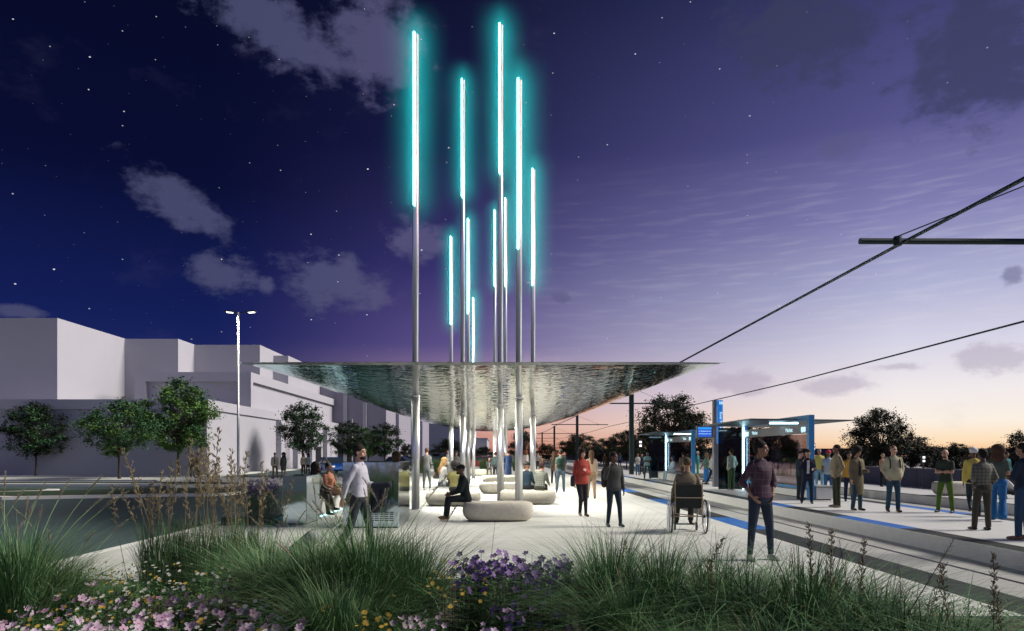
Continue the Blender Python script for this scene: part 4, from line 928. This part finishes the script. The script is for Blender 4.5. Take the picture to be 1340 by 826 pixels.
backpack(T9,(.12,.26,.12),'lime green backpack carried by the long haired woman behind the plaid woman',170)
Q(978,641,594,10,'person in dark clothes half hidden behind the wine plaid woman',top=(.03,.04,.05),bot=NAVY,skin='m',hair='short')
person((949-HX)/F*34,34,PZ,1.7,-20,'person in dark coat sitting low between the totem and the mint sweater man',top=(.04,.04,.05),bot=BLK,skin='t',hair='short',seat=.42,legs=('sit','sit'),arms=('lap','lap'),lean=20)
Q(1047,654,591,35,'person in dark grey suit standing close behind the man on the phone',top=(.035,.05,.06),bot=(.02,.03,.035),skin='l',hair='short',hcol=(.03,.02,.015),arms=('bent','bent'),kind='jacket')
Q(1057,659,589,-18,'man in dark navy suit holding a phone to his ear',arms=('bent','phone'),legs=('stand','wide'),top=(.012,.016,.035),bot=(.012,.018,.038),inner=(.5,.5,.5),skin='m',hair='short',hcol=(.015,.011,.010),kind='jacket',nod=15,sub='beard',collar=(.5,.5,.5))
Q(1072,639,588,-10,'grey haired man in yellow tee shirt and ripped pale jeans',top=(.55,.50,.14),bot=(.22,.42,.52),skin='m',hair='short',hcol=(.20,.24,.28),sleeve='short',belly=.03)
Q(1084,650,590,-20,'person in white shirt and jeans wearing a bright pink head wrap',top=(.42,.52,.60),bot=(.05,.14,.30),skin='t',hair='scarf',hcol=(.55,.05,.10),sleeve='short',sub=None,arms=('bent','down'))
Q(1095,664,583,-95,'tall man in khaki beige sweater and dark green trousers seen side on',arms=('pocket','pocket'),legs=('stand','stand'),top=(.25,.21,.13),bot=(.035,.04,.025),shoe=(.22,.20,.15),skin='t',hair='short',hcol=(.03,.015,.01),kind='jumper',belly=.05)
Q(1111,656,592,-10,'person in mustard yellow jacket behind the long coat man',top=(.50,.27,.05),bot=NAVY,shoe=(.02,.06,.10),skin='t',hair='short',kind='jacket')
b_,J10,T10=Q(1121,668,587,14,'man in long taupe coat over black looking down at his hand',arms=('bent','down'),legs=('stand','relax'),top=(.16,.135,.08),inner=(.012,.012,.012),bot=(.03,.065,.09),shoe=(.015,.015,.015),skin='m',hair='afro',hcol=(.015,.011,.009),kind='long_coat',nod=22)
b_,J11,T11=Q(1169,670,584,-8,'stout man in cream sweater with backpack straps and hands in pockets',arms=('pocket','pocket'),legs=('stand','relax'),top=(.40,.37,.24),bot=(.03,.07,.10),shoe=(.07,.03,.015),skin='l',hair='crop',hcol=(.16,.10,.06),kind='jumper',belly=.06,sub='strap',collar=(.35,.45,.5))
backpack(T11,(.03,.045,.03),'olive backpack on the stout cream sweater man',-8)
Q(1237,671,589,-52,'bald bearded man in dark green tee shirt and green trousers with folded arms',arms=('fold','fold'),legs=('wide','wide'),top=(.035,.05,.035),bot=(.085,.15,.025),shoe=(.015,.015,.015),skin='l',hair='none',sleeve='short',sub='beard',hcol=(.12,.06,.035),kind='shirt')
Q(1274,676,587,150,'woman in yellow jacket with white head scarf walking behind the checked shirt man',arms=('down','down'),legs=('lift','stand'),top=(.55,.44,.10),bot=(.02,.04,.05),shoe=(.012,.012,.014),skin='d',hair='scarf',hcol=(.6,.6,.62),kind='jacket',female=True,bkind='slim')
Q(1286,694,589,178,'broad man in green and red checked shirt seen from behind',arms=('pocket','pocket'),legs=('wide','stand'),topm=PL2,bot=(.055,.052,.038),shoe=(.015,.013,.012),skin='d',hair='short',hcol=(.010,.008,.008),sleeve='roll',belly=.03)
Q(1306,681,584,140,'woman with big curly hair in frilled top and wide blue jeans',arms=('down','bent'),legs=('fwd','rear'),top=(.07,.09,.07),bot=(.02,.12,.30),shoe=(.20,.10,.07),skin='m',hair='curly',hcol=(.06,.03,.02),female=True,sleeve='short',bkind='wide')
Q(1339,706,581,-150,'person in dark navy top and jeans cut off by the picture edge',arms=('fold','fold'),legs=('wide','wide'),top=(.02,.032,.05),bot=(.03,.07,.12),shoe=(.25,.14,.09),skin='m',hair='short',kind='shirt')
Q(1155,637,594,20,'small figure in black dungarees standing on the far platform',arms=('down','down'),legs=('fwd','stand'),top=(.45,.24,.15),bot=BLK,skin='l',hair='crop',hcol=(.35,.25,.15),female=True,sleeve='short')
Q(1317,643,592,10,'person in teal top with tied hair on the far platform',top=(.02,.16,.20),bot=(.03,.08,.07),skin='m',hair='bun',hcol=(.03,.015,.01),female=True)
person(17.3,23.2,PZ,1.72,-110,'person in white top crouching at the far platform edge',arms=('knee','knee'),legs=('squat','squat'),top=(.5,.5,.48),bot=BLK,skin='d',hair='short',seat=.12,lean=35)
# ================================================================ TREES
BARK=mat('bark',(.05,.038,.028),.9,0,.4,8,.02,20)
LEAFA=foliage('leaf_green',(.04,.105,.04)); LEAFB=foliage('leaf_light',(.075,.15,.035)); LEAFC=foliage('leaf_dark',(.018,.030,.014)); LEAFD=foliage('leaf_dusk',(.030,.020,.012))
def tree_mesh(seed,h,cr,th,nclump,leaves,ls,flat=.85):
    rnd=random.Random(seed); t=MB(); c=MB()
    cz=th+(h-th)*.50; ch=(h-th)*.52
    t.tube([(0,0,-.1),(0,0,.15),(.02,.02,th*.6),(0,.03,th),(.03,0,th+(h-th)*.45)],[.055*h*.42,.04*h*.4,.033*h*.4,.03*h*.4,.012*h*.4],8)
    cl=[]
    for i in range(nclump):
        for _ in range(40):
            u=[rnd.uniform(-1,1) for _ in range(3)]; l=math.sqrt(sum(a*a for a in u))
            if .35<l<1: break
        wide=1-.35*max(0,u[2])-.15*max(0,-u[2])
        p=Vector((u[0]*cr*wide*rnd.uniform(.86,1.08),u[1]*cr*wide,cz+u[2]*ch*rnd.uniform(.9,1.05))); cl.append(p)
        if i%2==0:
            s=Vector((0,0,rnd.uniform(th*.9,th+(h-th)*.35))); mdl=s.lerp(p,.5)+Vector((0,0,.06*h*rnd.random()))
            t.tube([s,mdl,p],[.016*h*.4,.010*h*.4,.003*h*.4],5)
        r=cr*rnd.uniform(.15,.27)
        k=int(leaves*rnd.uniform(.6,1.3))
        mi=0 if rnd.random()<.65 else 1
        for _ in range(k):
            a=rnd.uniform(0,6.283); z=rnd.gauss(0,.32); rr=r*abs(rnd.gauss(0,.62))
            q=p+Vector((rr*math.cos(a),rr*math.sin(a),z*r*.8))
            n=Vector((rnd.gauss(0,.6),rnd.gauss(0,.6),.7)).normalized(); e=n.cross(Vector((rnd.gauss(0,1),rnd.gauss(0,1),rnd.gauss(0,1)))).normalized(); f=n.cross(e); s_=ls*rnd.uniform(.6,1.3)
            c.add([q-e*s_,q+f*s_*.55,q+e*s_,q-f*s_*.55],[(0,1,2,3)],mi)
    return t,c
TV=[]
for i,(h,cr,th,nc,lv,ls,mats) in enumerate(((6,2.55,1.75,130,110,.085,[LEAFA,LEAFB]),(6,2.5,1.5,130,110,.085,[LEAFB,LEAFA]),(6,2.6,1.6,120,105,.09,[LEAFC,LEAFA]),(6,2.9,1.5,150,110,.085,[LEAFC,LEAFD]),(6,2.7,.9,140,120,.09,[LEAFC,LEAFD]))):
    t,c=tree_mesh(40+i,h,cr,th,nc,lv,ls); TV.append((t.mesh('trunk',BARK,True),c.mesh('crown',mats)))
def tree(px,base,top,wpx,z0,v,label,rz=0,Y=None,group=None,name='broadleaf_tree'):
    if Y is None: X,Y=gp(px,base,z0)
    X=(px-HX)/F*Y; h=(zat(top,Y)-z0); o=empty(name,(X,Y,z0),rz,label=label,cat='tree',group=group)
    sx=(wpx/F*Y)/(2*[2.55,2.5,2.6,2.9,2.7][v]); o.scale=(sx,sx,h/6.15)
    a=link('trunk',TV[v][0],o); b=link('crown',TV[v][1],o); return o
GL='street trees in front of the pale buildings'
tree(47,621.5,524,84,0,2,'leftmost round street tree with dark foliage',.3,group=GL)
tree(156,626.5,521,98,0,0,'second street tree from the left, bright green',1.2,group=GL)
tree(234,623,496,108,0,1,'tallest left street tree beside the building corner',2.2,group=GL)
tree(396,615.5,524,66,0,2,'street tree behind the pair of women in black trousers',.8,Y=66,group=GL)
tree(457,613,550,58,0,2,'street tree right above the blue car',1.8,Y=76,group=GL)
tree(482,611,560,38,0,1,'small light green tree between the two dark street trees',2.8,Y=88,group=GL)
tree(503,611,552,52,0,2,'street tree just left of the leftmost light column',4.0,Y=80,group=GL)
BG='dark trees beyond the plaza'  # backlit silhouette darkness is put into these trees' leaf colours
for k,(px,base,top,w,Y,v,lab) in enumerate((
 (533,609,580,26,100,4,'small dark tree behind the grey sweater man'),(587,609,574,52,95,4,'wide dark bushy tree behind the brown jacket sitter'),(632,606,584,34,130,4,'low dark tree between the far columns'),
 (612,608,586,30,120,4,'low dark tree behind the red car'),(684,610,560,40,88,4,'round dark tree behind the two tallest columns'),(716,608,580,34,120,4,'low dark tree right of the rightmost column'),
 (757,612,566,58,92,3,'dark tree behind the second line pole'),(792,611,572,54,100,4,'dark tree between the line poles, behind the charcoal shirt man'),(820,612,561,54,80,3,'dark tree left of the platform line pole'),
 (878,622,512,96,72,3,'biggest dark tree rising between canopy and totem'),(905,618,545,52,80,4,'dark tree behind the farther shelter'),(848,618,556,60,86,4,'dark tree behind the group at the line pole'),
 (975,620,548,62,75,3,'dark tree behind the left end of the nearer shelter'),(950,618,572,50,100,4,'low dark tree right of the totem'),(1018,618,556,50,85,4,'dark tree seen through the nearer shelter glass'),(1035,622,574,34,70,3,'small dark tree at the right post of the nearer shelter'),
 (1098,618,586,44,90,4,'low dark tree behind the phone man'),(1150,633,531,86,44,3,'big lone dark tree rising behind the cream sweater man'),(1192,630,570,86,52,3,'dark tree to the right of the lone big tree'),(1128,628,580,58,56,4,'low dark tree left of the lone big tree'),
 (1252,634,579,60,46,4,'dark tree behind the folded arms man'),(1222,628,590,46,60,4,'low dark tree behind the track signal'),(1290,628,585,40,60,4,'low dark tree behind the curly haired woman'),(1345,640,560,66,38,3,'rust tinted tree at the right edge'),(1320,630,588,44,58,4,'low dark tree behind the teal top person'))):
    tree(px,base,top,w,-.2,v,lab,k*1.3,Y=Y,group=BG)
# ================================================================ GRASSES
GM=[foliage('blade_green',(.08,.18,.065),.35),foliage('blade_light',(.18,.29,.13),.3),foliage('blade_dark',(.035,.095,.045),.3),foliage('blade_straw',(.22,.17,.075),.3)]
SEED=mat('seed_straw',(.22,.175,.095),.85,0,.3,20); PLUME=mat('plume_cream',(.42,.34,.28),.9,0,.25,30); SEEDD=mat('seed_dark',(.07,.05,.045),.9)
def blade(m,rnd,base,az_,ln,reach,w,mi,seg=6,droop=1.0):
    d=Vector((math.cos(az_),math.sin(az_),0)); sd=Vector((-d.y,d.x,0)); vs=[]
    for i in range(seg+1):
        t=i/seg; p=base+d*(reach*t**1.7)+Vector((0,0,ln*(t-.34*droop*t**3)))
        ww=w*(1-t)**.6 if i<seg else 0.0004
        vs+=[p-sd*ww,p+sd*ww]
    m.add(vs,[(2*i,2*i+1,2*i+3,2*i+2) for i in range(seg)],mi)
def tussock(seed,n,h,reach,r0,w=.0028,mix=(.45,.75,.97),dr=1.0):
    rnd=random.Random(seed); m=MB()
    for _ in range(n):
        a=rnd.uniform(0,6.283); r=r0*math.sqrt(rnd.random()); b=Vector((r*math.cos(a),r*math.sin(a),0)); q=rnd.random()
        mi=0 if q<mix[0] else 1 if q<mix[1] else 2 if q<mix[2] else 3
        s=rnd.random()
        blade(m,rnd,b,a+rnd.gauss(0,.5),h*rnd.uniform(.55,1.12),reach*(.1+s*s*1.15),w*rnd.uniform(.6,1.3),mi,7,dr*rnd.uniform(.6,1.5))
    return m.mesh('blades',GM)
def plume_mesh(seed,stem,ln,r,bend,mt_idx=0):
    rnd=random.Random(seed); m=MB(); f=lambda t: Vector((bend*t**2,0,stem*t-.18*bend*t**3))
    m.tube([f(i/8) for i in range(9)],[.0022]*9,4,1)
    for i in range(230):
        t=1-ln/stem*rnd.random(); p=f(t); u=(1-t)*stem/ln; rr=r*(math.sin(math.pi*min(1,max(.05,u)))**.5)
        a=rnd.uniform(0,6.283); d=Vector((math.cos(a),math.sin(a),rnd.uniform(.3,1.3))).normalized(); e=d.cross(Vector((0,0,1))).normalized()*.0022
        m.add([p-e,p+e,p+d*rr*rnd.uniform(.7,1.6)],[(0,1,2)],0)
    return m
def panicle_mesh(seed,stem,ln,r,bend,dense=26):
    rnd=random.Random(seed); m=MB(); f=lambda t: Vector((bend*t**2,0,stem*t))
    m.tube([f(i/8) for i in range(9)],[.0035-.0025*i/8 for i in range(9)],5,1)
    for i in range(dense):
        t=1-ln/stem*(1-(i/dense)); p=f(t); u=(1-t)*stem/ln; a=i*2.4+rnd.random(); L_=r*(.25+.9*u**.7)*rnd.uniform(.7,1.2)
        d=Vector((math.cos(a),math.sin(a),rnd.uniform(1.2,2.2))).normalized(); q=p+d*L_
        m.tube([p,q],[.0014,.0010],3,1)
        for j in range(5):
            c=p.lerp(q,.35+.16*j)+Vector((rnd.gauss(0,.006),rnd.gauss(0,.006),rnd.gauss(0,.004))); m.cap(c,.0032,c+d*.014+Vector((rnd.gauss(0,.005),0,0)),.0018,4,0)
    return m
TU=[tussock(1,1900,1.05,.78,.13),tussock(2,1800,1.0,.70,.14,mix=(.35,.8,.98)),tussock(3,1000,1.05,.95,.12,.003,(.40,.62,.95),1.35),tussock(4,700,.62,.5,.12),
    tussock(5,420,1.0,.28,.18,.0042,(.45,.6,.95),.5),tussock(6,420,.95,1.10,.12,.0036,(.45,.62,.96),1.4)]
PLM=[plume_mesh(i,1.15,.17+.02*i,.019,.35+.1*i).mesh('plume',[PLUME,GM[1]]) for i in range(3)]
PAN=[panicle_mesh(i,1.0,.36,.042,.08*(i-1),15).mesh('seed_head',[SEED,SEED]) for i in range(4)]
PAND=[panicle_mesh(10+i,1.0,.40,.042,.1*(i-1),26).mesh('seed_head',[SEED,SEEDD]) for i in range(3)]
def whisk(seed):
    rnd=random.Random(seed); m=MB(); m.tube([(0,0,0),(.02,0,.5),(.03,0,1)],[.004,.003,.001],5)
    for i in range(70):
        t=.45+.55*i/70; a=rnd.uniform(0,6.28); p=Vector((.03*t,0,t)); m.tube([p,p+Vector((math.cos(a),math.sin(a),1.0))*.035*(1.15-t*.7)],[.0012,.0006],3)
    return m.mesh('seed_head',SEEDD)
WH=whisk(3)
def plant(name,px,Y,v,label,sc=1.0,sz=1.0,rz=0,plumes=0,pans=0,dark=0,wh=0,group=None,ph=1.0,cat='ornamental grass',spread=.5,z=-.02,seed=0):
    X=(px-HX)/F*Y; o=empty(name,(X,Y,z),rz,label=label,cat=cat,group=group); rnd=random.Random(int(px*7+Y*100)+seed)
    a=link('blades',TU[v],o)
    if Y<7.2: sc*=1.24 if px<930 else 1.36; sz*=1.08
    a.scale=(sc*1.08,sc*1.08,sc*sz)
    for i in range(plumes):
        q=link('plume',PLM[i%3],o); q.rotation_euler=(rnd.gauss(0,.12),rnd.gauss(0,.12),rnd.uniform(0,6.28)); s=sc*rnd.uniform(.85,1.12)*ph; q.scale=(s,s,s*sz)
    for i in range(pans+dark+wh):
        me=PAN[i%4] if i<pans else PAND[i%3] if i<pans+dark else WH
        q=link('seed_head',me,o,(rnd.gauss(0,.10)*sc*(1+spread),rnd.gauss(0,.08)*sc,0)); q.rotation_euler=(rnd.gauss(0,.09)*(1+spread),rnd.gauss(0,.11)*(1+spread),rnd.uniform(0,6.28)); s=ph*rnd.uniform(.72,1.1); q.scale=(s*1.0,s*1.0,s)
    return o
GG='grass clumps in the foreground planting'
plant('fountain_grass',22,6.0,0,'fountain grass clump with pale plumes at the left edge',1.0,.98,0,12,group=GG)
plant('fountain_grass',-35,6.3,1,'fountain grass clump cut by the left picture edge',1.0,.9,1,9,group=GG)
plant('fountain_grass',75,6.6,1,'lower fountain grass clump beside the left edge clump',.85,.8,2,6,group=GG)
plant('low_grass',130,7.4,3,'low green tuft at the road edge between the left clumps',.8,.7,1,group=GG)
plant('low_grass',170,7.8,3,'low green tuft left of the tall reed grasses',.8,.6,2.4,group=GG)
for i,(px,Y,s) in enumerate(((205,8.3,1.0),(238,8.6,1.05),(268,8.3,1.12),(298,8.7,1.15),(330,8.5,.95))):
    plant('feather_reed_grass',px,Y,4,['leftmost','second','middle','fourth','rightmost'][i]+' of five tall straw-headed reed grasses before the road',1.0,1.0,i,pans=8,group=GG,ph=1.62*s,cat='ornamental grass')
plant('fountain_grass',352,6.7,0,'fountain grass clump below the low black planter',.95,.82,.4,5,group=GG)
plant('fountain_grass',412,6.2,1,'fountain grass clump below the shorter steel cabinet',1.0,.95,1.4,7,group=GG)
plant('fountain_grass',480,6.0,0,'big fountain grass clump in front of the walking man',1.05,1.0,2.0,8,group=GG)
plant('fountain_grass',535,6.25,1,'fountain grass clump arching toward the open paving',1.0,.93,3.0,2,group=GG)
plant('fountain_grass',402,8.3,1,'fountain grass clump right of the planter by the suitcase',.82,.80,.7,1,group=GG)
plant('fountain_grass',455,8.5,0,'fountain grass clump hiding the legs of the walking man',.88,.86,1.7,2,group=GG)
plant('fountain_grass',512,8.2,1,'fountain grass clump before the vent slots of the cabinet',.85,.80,2.9,1,group=GG)
plant('fountain_grass',445,5.3,1,'nearest fountain grass clump at the bottom centre-left',.9,.8,4.2,1,group=GG)
plant('switch_grass',798,5.9,0,'green grass clump right of the purple flowers',1.0,.93,.5,dark=1,group=GG,ph=1.0)
plant('switch_grass',862,5.6,2,'grass clump with two dark seed stalks below the charcoal shirt man',1.0,1.0,1.5,dark=2,group=GG,ph=1.05)
plant('switch_grass',828,5.1,1,'nearest green grass clump right of the purple flowers',.9,.85,2.2,dark=1,group=GG,ph=.9)
plant('switch_grass',930,5.5,2,'grass clump below the wheelchair',.95,.92,2.9,dark=1,group=GG,ph=.9)
plant('switch_grass',985,5.2,5,'arching grass clump at the feet of the plaid woman',1.0,.95,3.5,dark=2,group=GG,ph=.98)
plant('switch_grass',1052,5.1,2,'loose arching grass clump right of the plaid woman',1.0,.92,.2,dark=2,wh=2,group=GG,ph=1.12)
plant('switch_grass',1108,4.9,5,'sparse arching grass with a tall dark stalk below the long coat man',.95,.9,1.1,wh=2,dark=1,group=GG,ph=1.15)
plant('switch_grass',1180,4.7,5,'sparse arching grass left of the tall seed spike',.9,.85,2.1,wh=1,group=GG,ph=1.1)
plant('switch_grass',1222,4.6,5,'sparse grass with the tallest seed spike below the checked shirt man',.9,.8,2.9,dark=2,group=GG,ph=1.2)
plant('switch_grass',1318,4.3,5,'grass with a straw seed spike at the lower right corner',.8,.6,.9,dark=2,group=GG,ph=1.0)
plant('switch_grass',958,5.9,1,'dense grass clump between the wheelchair and the plaid woman',.82,.80,.4,group=GG)
plant('switch_grass',1085,5.8,2,'arching grass clump in front of the dark paving band, left of centre',.85,.82,1.4,group=GG)
plant('switch_grass',1150,5.3,2,'arching grass clump below the cream sweater man',.85,.80,2.4,group=GG)
plant('switch_grass',1262,4.9,5,'arching grass clump near the lower right corner',.85,.75,3.4,group=GG)
plant('switch_grass',1010,4.4,2,'nearest arching grass at the bottom right',.8,.75,.9,group=GG)
plant('switch_grass',905,4.5,1,'nearest grass clump at the bottom below the wheelchair',.8,.7,.9,group=GG)
# planting at mid distance


for px,Y,lab in ((585,60,'green grass mound at the planted edge behind the olive tee shirt person'),(573,62,'green grass mound left of the hugging pair'),(548,58,'green grass mound beside the leftmost column'),(633,66,'green grass mound behind the lone sitting man'),(676,66,'tall grass mound behind the tall columns')):
    plant('grass_mound',px,Y,3,lab,2.6,1.1,px,cat='plant',z=0)
plant('grass_mound',452,23,3,'flowering green clump right of the peach top woman',1.5,1.1,3,cat='plant',z=0)
plant('grass_mound',463,24,3,'flowering green clump behind the walking man',1.5,1.0,5,cat='plant',z=0)
# ================================================================ FLOWERS
def flower_mesh(r,pet,mi_c=1,cup=.25,w=.55):
    m=MB()
    for i in range(pet):
        a=2*math.pi*i/pet; d=Vector((math.cos(a),math.sin(a),0)); s=Vector((-d.y,d.x,0))
        m.add([d*r*.08,d*r*.5+s*r*w*.75+Vector((0,0,r*cup*.7)),d*r*.95+s*r*w*.5+Vector((0,0,r*cup)),d*r*1.04+Vector((0,0,r*cup*.85)),d*r*.95-s*r*w*.5+Vector((0,0,r*cup)),d*r*.5-s*r*w*.75+Vector((0,0,r*cup*.7)),d*r*.55+Vector((0,0,r*cup*.4))],[(0,6,1),(1,6,2),(2,6,3),(3,6,4),(4,6,5),(5,6,0)],0)
    m.ell((0,0,r*.10),(r*.17,r*.17,r*.13),None,8,mi_c); return m
PINK=mat('petal_pink',(.35,.21,.30),.6,0,.25,30); PINK2=mat('petal_pale',(.43,.32,.40),.6,0,.2,30); PURP=mat('petal_purple',(.17,.08,.29),.6,0,.35,20); WHT=mat('petal_white',(.62,.60,.55),.6); YEL=mat('petal_yellow',(.55,.36,.05),.6); CEN=mat('flower_centre',(.30,.08,.20),.7); CENY=mat('centre_yellow',(.55,.45,.08),.7)
FP=[flower_mesh(.032,5).mesh('bloom',[PINK,CEN],True),flower_mesh(.031,5,cup=.5).mesh('bloom',[PINK2,CEN],True)]
FU=[flower_mesh(.036,5,cup=.35).mesh('bloom',[PURP,CENY],True)]
LM=[foliage('herb_leaf',(.06,.13,.045),.4),foliage('herb_leaf_light',(.11,.20,.07),.3)]
def herb(seed,h,r,nst,nl):
    rnd=random.Random(seed); m=MB(); tips=[]
    for i in range(nst):
        a=rnd.uniform(0,6.28); b=Vector((rnd.gauss(0,r*.3),rnd.gauss(0,r*.3),0)); tip=b+Vector((math.cos(a)*r*rnd.random(),math.sin(a)*r*rnd.random(),h*rnd.uniform(.75,1.1))); tips.append(tip)
        m.tube([b,b.lerp(tip,.5)+Vector((rnd.gauss(0,.01),0,0)),tip],[.0025,.002,.0015],4)
    for i in range(nl):
        t=tips[rnd.randrange(nst)]; p=Vector((t.x*.8+rnd.gauss(0,r*.25),t.y*.8+rnd.gauss(0,r*.25),t.z*rnd.uniform(.1,.93))); a=rnd.uniform(0,6.28); d=Vector((math.cos(a),math.sin(a),rnd.uniform(-.2,.7))).normalized(); s=d.cross(Vector((0,0,1))).normalized()*rnd.uniform(.008,.016); l=rnd.uniform(.03,.065)
        m.add([p,p+d*l*.5+s,p+d*l,p+d*l*.5-s],[(0,1,2,3)],rnd.random()<.35)
    return m.mesh('foliage',LM),tips
HB=[herb(i,.36,.14,8,150) for i in range(3)]; HB2=[herb(10+i,.62,.13,9,150) for i in range(3)]
rnd=random.Random(5)
def flowerplant(name,px,Y,hb,blooms,label,sc,grp,nb,z=-.02):
    X=(px-HX)/F*Y; me,tips=hb; o=empty(name,(X,Y,z),rnd.uniform(0,6.28),label=label,cat='flowering plant',group=grp); o.scale=(sc,)*3
    link('foliage',me,o)
    for t in tips[:nb]:
        q=link('bloom',blooms[rnd.randrange(len(blooms))],o,t); q.rotation_euler=(rnd.uniform(.3,1.3)*1.0,rnd.gauss(0,.35),rnd.gauss(0,.7)-o.rotation_euler.z); s=rnd.uniform(.8,1.15); q.scale=(s,s,s)
for row,(Y,y0) in enumerate(((4.7,0),(5.15,0),(5.6,0),(6.1,0),(6.6,0))):
    for j in range(13 if row<3 else 10):
        px=-20+j*(33 if row<3 else 42)+rnd.uniform(-12,12)
        if px>400: continue
        flowerplant('pink_flower_plant',px,Y+rnd.uniform(-.15,.15),HB[rnd.randrange(3)],FP,'leafy plant with open pale pink five-petalled flowers in the left bed',rnd.uniform(.95,1.3)*(1-.04*row),'pink flowering plants',rnd.choice((4,5,6)) if row<4 else 3)
for j in range(16):
    flowerplant('planter_flower_plant',320+j*2.8+rnd.uniform(-2,2),16.3+rnd.uniform(0,2),HB2[rnd.randrange(3)],[FP[1],FP[1],FU[0]],'bushy plant with pale and violet flowers in the low black planter',rnd.uniform(1.0,1.3),'flowering plants in the black planter',6,.16)
for j in range(30):
    px=602+j*4.9+rnd.uniform(-5,5); Y=6.3+rnd.uniform(-.5,.6)
    flowerplant('purple_flower_plant',px,Y,HB2[rnd.randrange(3)],FU,'slender plant with deep purple flowers in the middle of the bed',rnd.uniform(.92,1.12),'purple flowering plants',rnd.choice((6,7,8)))
for j in range(20):
    px=rnd.uniform(520,735); Y=5.2+rnd.uniform(-.4,.6)
    flowerplant('lilac_flower_plant',px,Y,HB[rnd.randrange(3)],[FP[1]] if px<640 else [FP[1],FU[0]],'low plant with small pale lilac flowers near the bottom edge',rnd.uniform(.8,1.05),'pale lilac flowering plants',5)
# ground cover
gm=MB(); gr=random.Random(9)
def gcover(n,x0,x1,y0,y1,h):
    for _ in range(n):
        Y=gr.uniform(y0,y1); X=gr.uniform(x0,x1)
        if X>1.5 and Y>6.9: continue
        p=Vector((X,Y,gr.uniform(0,h))); a=gr.uniform(0,6.28); d=Vector((math.cos(a),math.sin(a),gr.uniform(0,.9))).normalized(); s=d.cross(Vector((0,0,1))).normalized()*gr.uniform(.006,.014); l=gr.uniform(.03,.08)
        gm.add([p,p+d*l*.5+s,p+d*l,p+d*l*.5-s],[(0,1,2,3)],gr.random()<.3)
gcover(42000,-7.5,5.2,3.4,8.9,.20)
tag(gm.build('ground_cover',LM),'low leafy green ground cover filling the bed','ground cover',kind='stuff')
dm=MB(); small=flower_mesh(.017,7,1,.1,.35); 
def scatter(n,pxa,pxb,ya,yb,z0,z1,fm,off):
    for _ in range(n):
        Y=gr.uniform(ya,yb); px=gr.uniform(pxa,pxb); X=(px-HX)/F*Y; z=gr.uniform(z0,z1); s=gr.uniform(.7,1.4); Mr=Matrix.Rotation(gr.uniform(.0,1.1),3,'X')@Matrix.Rotation(gr.uniform(0,6),3,'Z')
        o=len(dm.v); dm.v.extend([tuple(Mr@Vector(v)*s+Vector((X,Y,z))) for v in fm.v]); dm.f.extend([tuple(o+i for i in f) for f in fm.f]); dm.m.extend([k*2+off if k==0 else 1 for k in fm.m])
        dm.tube([(X,Y,0),(X,Y,z)],[.0018,.0015],3,3)
for args in ((420,-40,420,4.5,8.2,.22,.42,small,0),): scatter(*args)
tag(dm.build('white_daisies',[WHT,CENY,YEL,LM[0]]),'many tiny white daisies sprinkled through the left bed','daisies',kind='stuff')
dm=MB(); scatter(300,-40,430,4.6,8.3,.18,.38,small,0); scatter(40,420,520,4.8,6.2,.25,.5,small,0); scatter(50,560,640,5.5,6.8,.4,.62,small,0)
tag(dm.build('yellow_wildflowers',[YEL,CENY,YEL,LM[0]]),'many tiny yellow wildflowers sprinkled through the bed','wildflowers',kind='stuff')
dm=MB(); scatter(90,322,368,16.3,18.5,.5,.95,flower_mesh(.035,6,1,.2,.4),0); scatter(60,440,480,22,25,.5,.9,flower_mesh(.035,6,1,.2,.4),0)
tag(dm.build('planter_wildflowers',[PINK2,CENY,YEL,LM[0]]),'pale wildflowers crowding the planters beside the steel cabinets','wildflowers',kind='stuff')
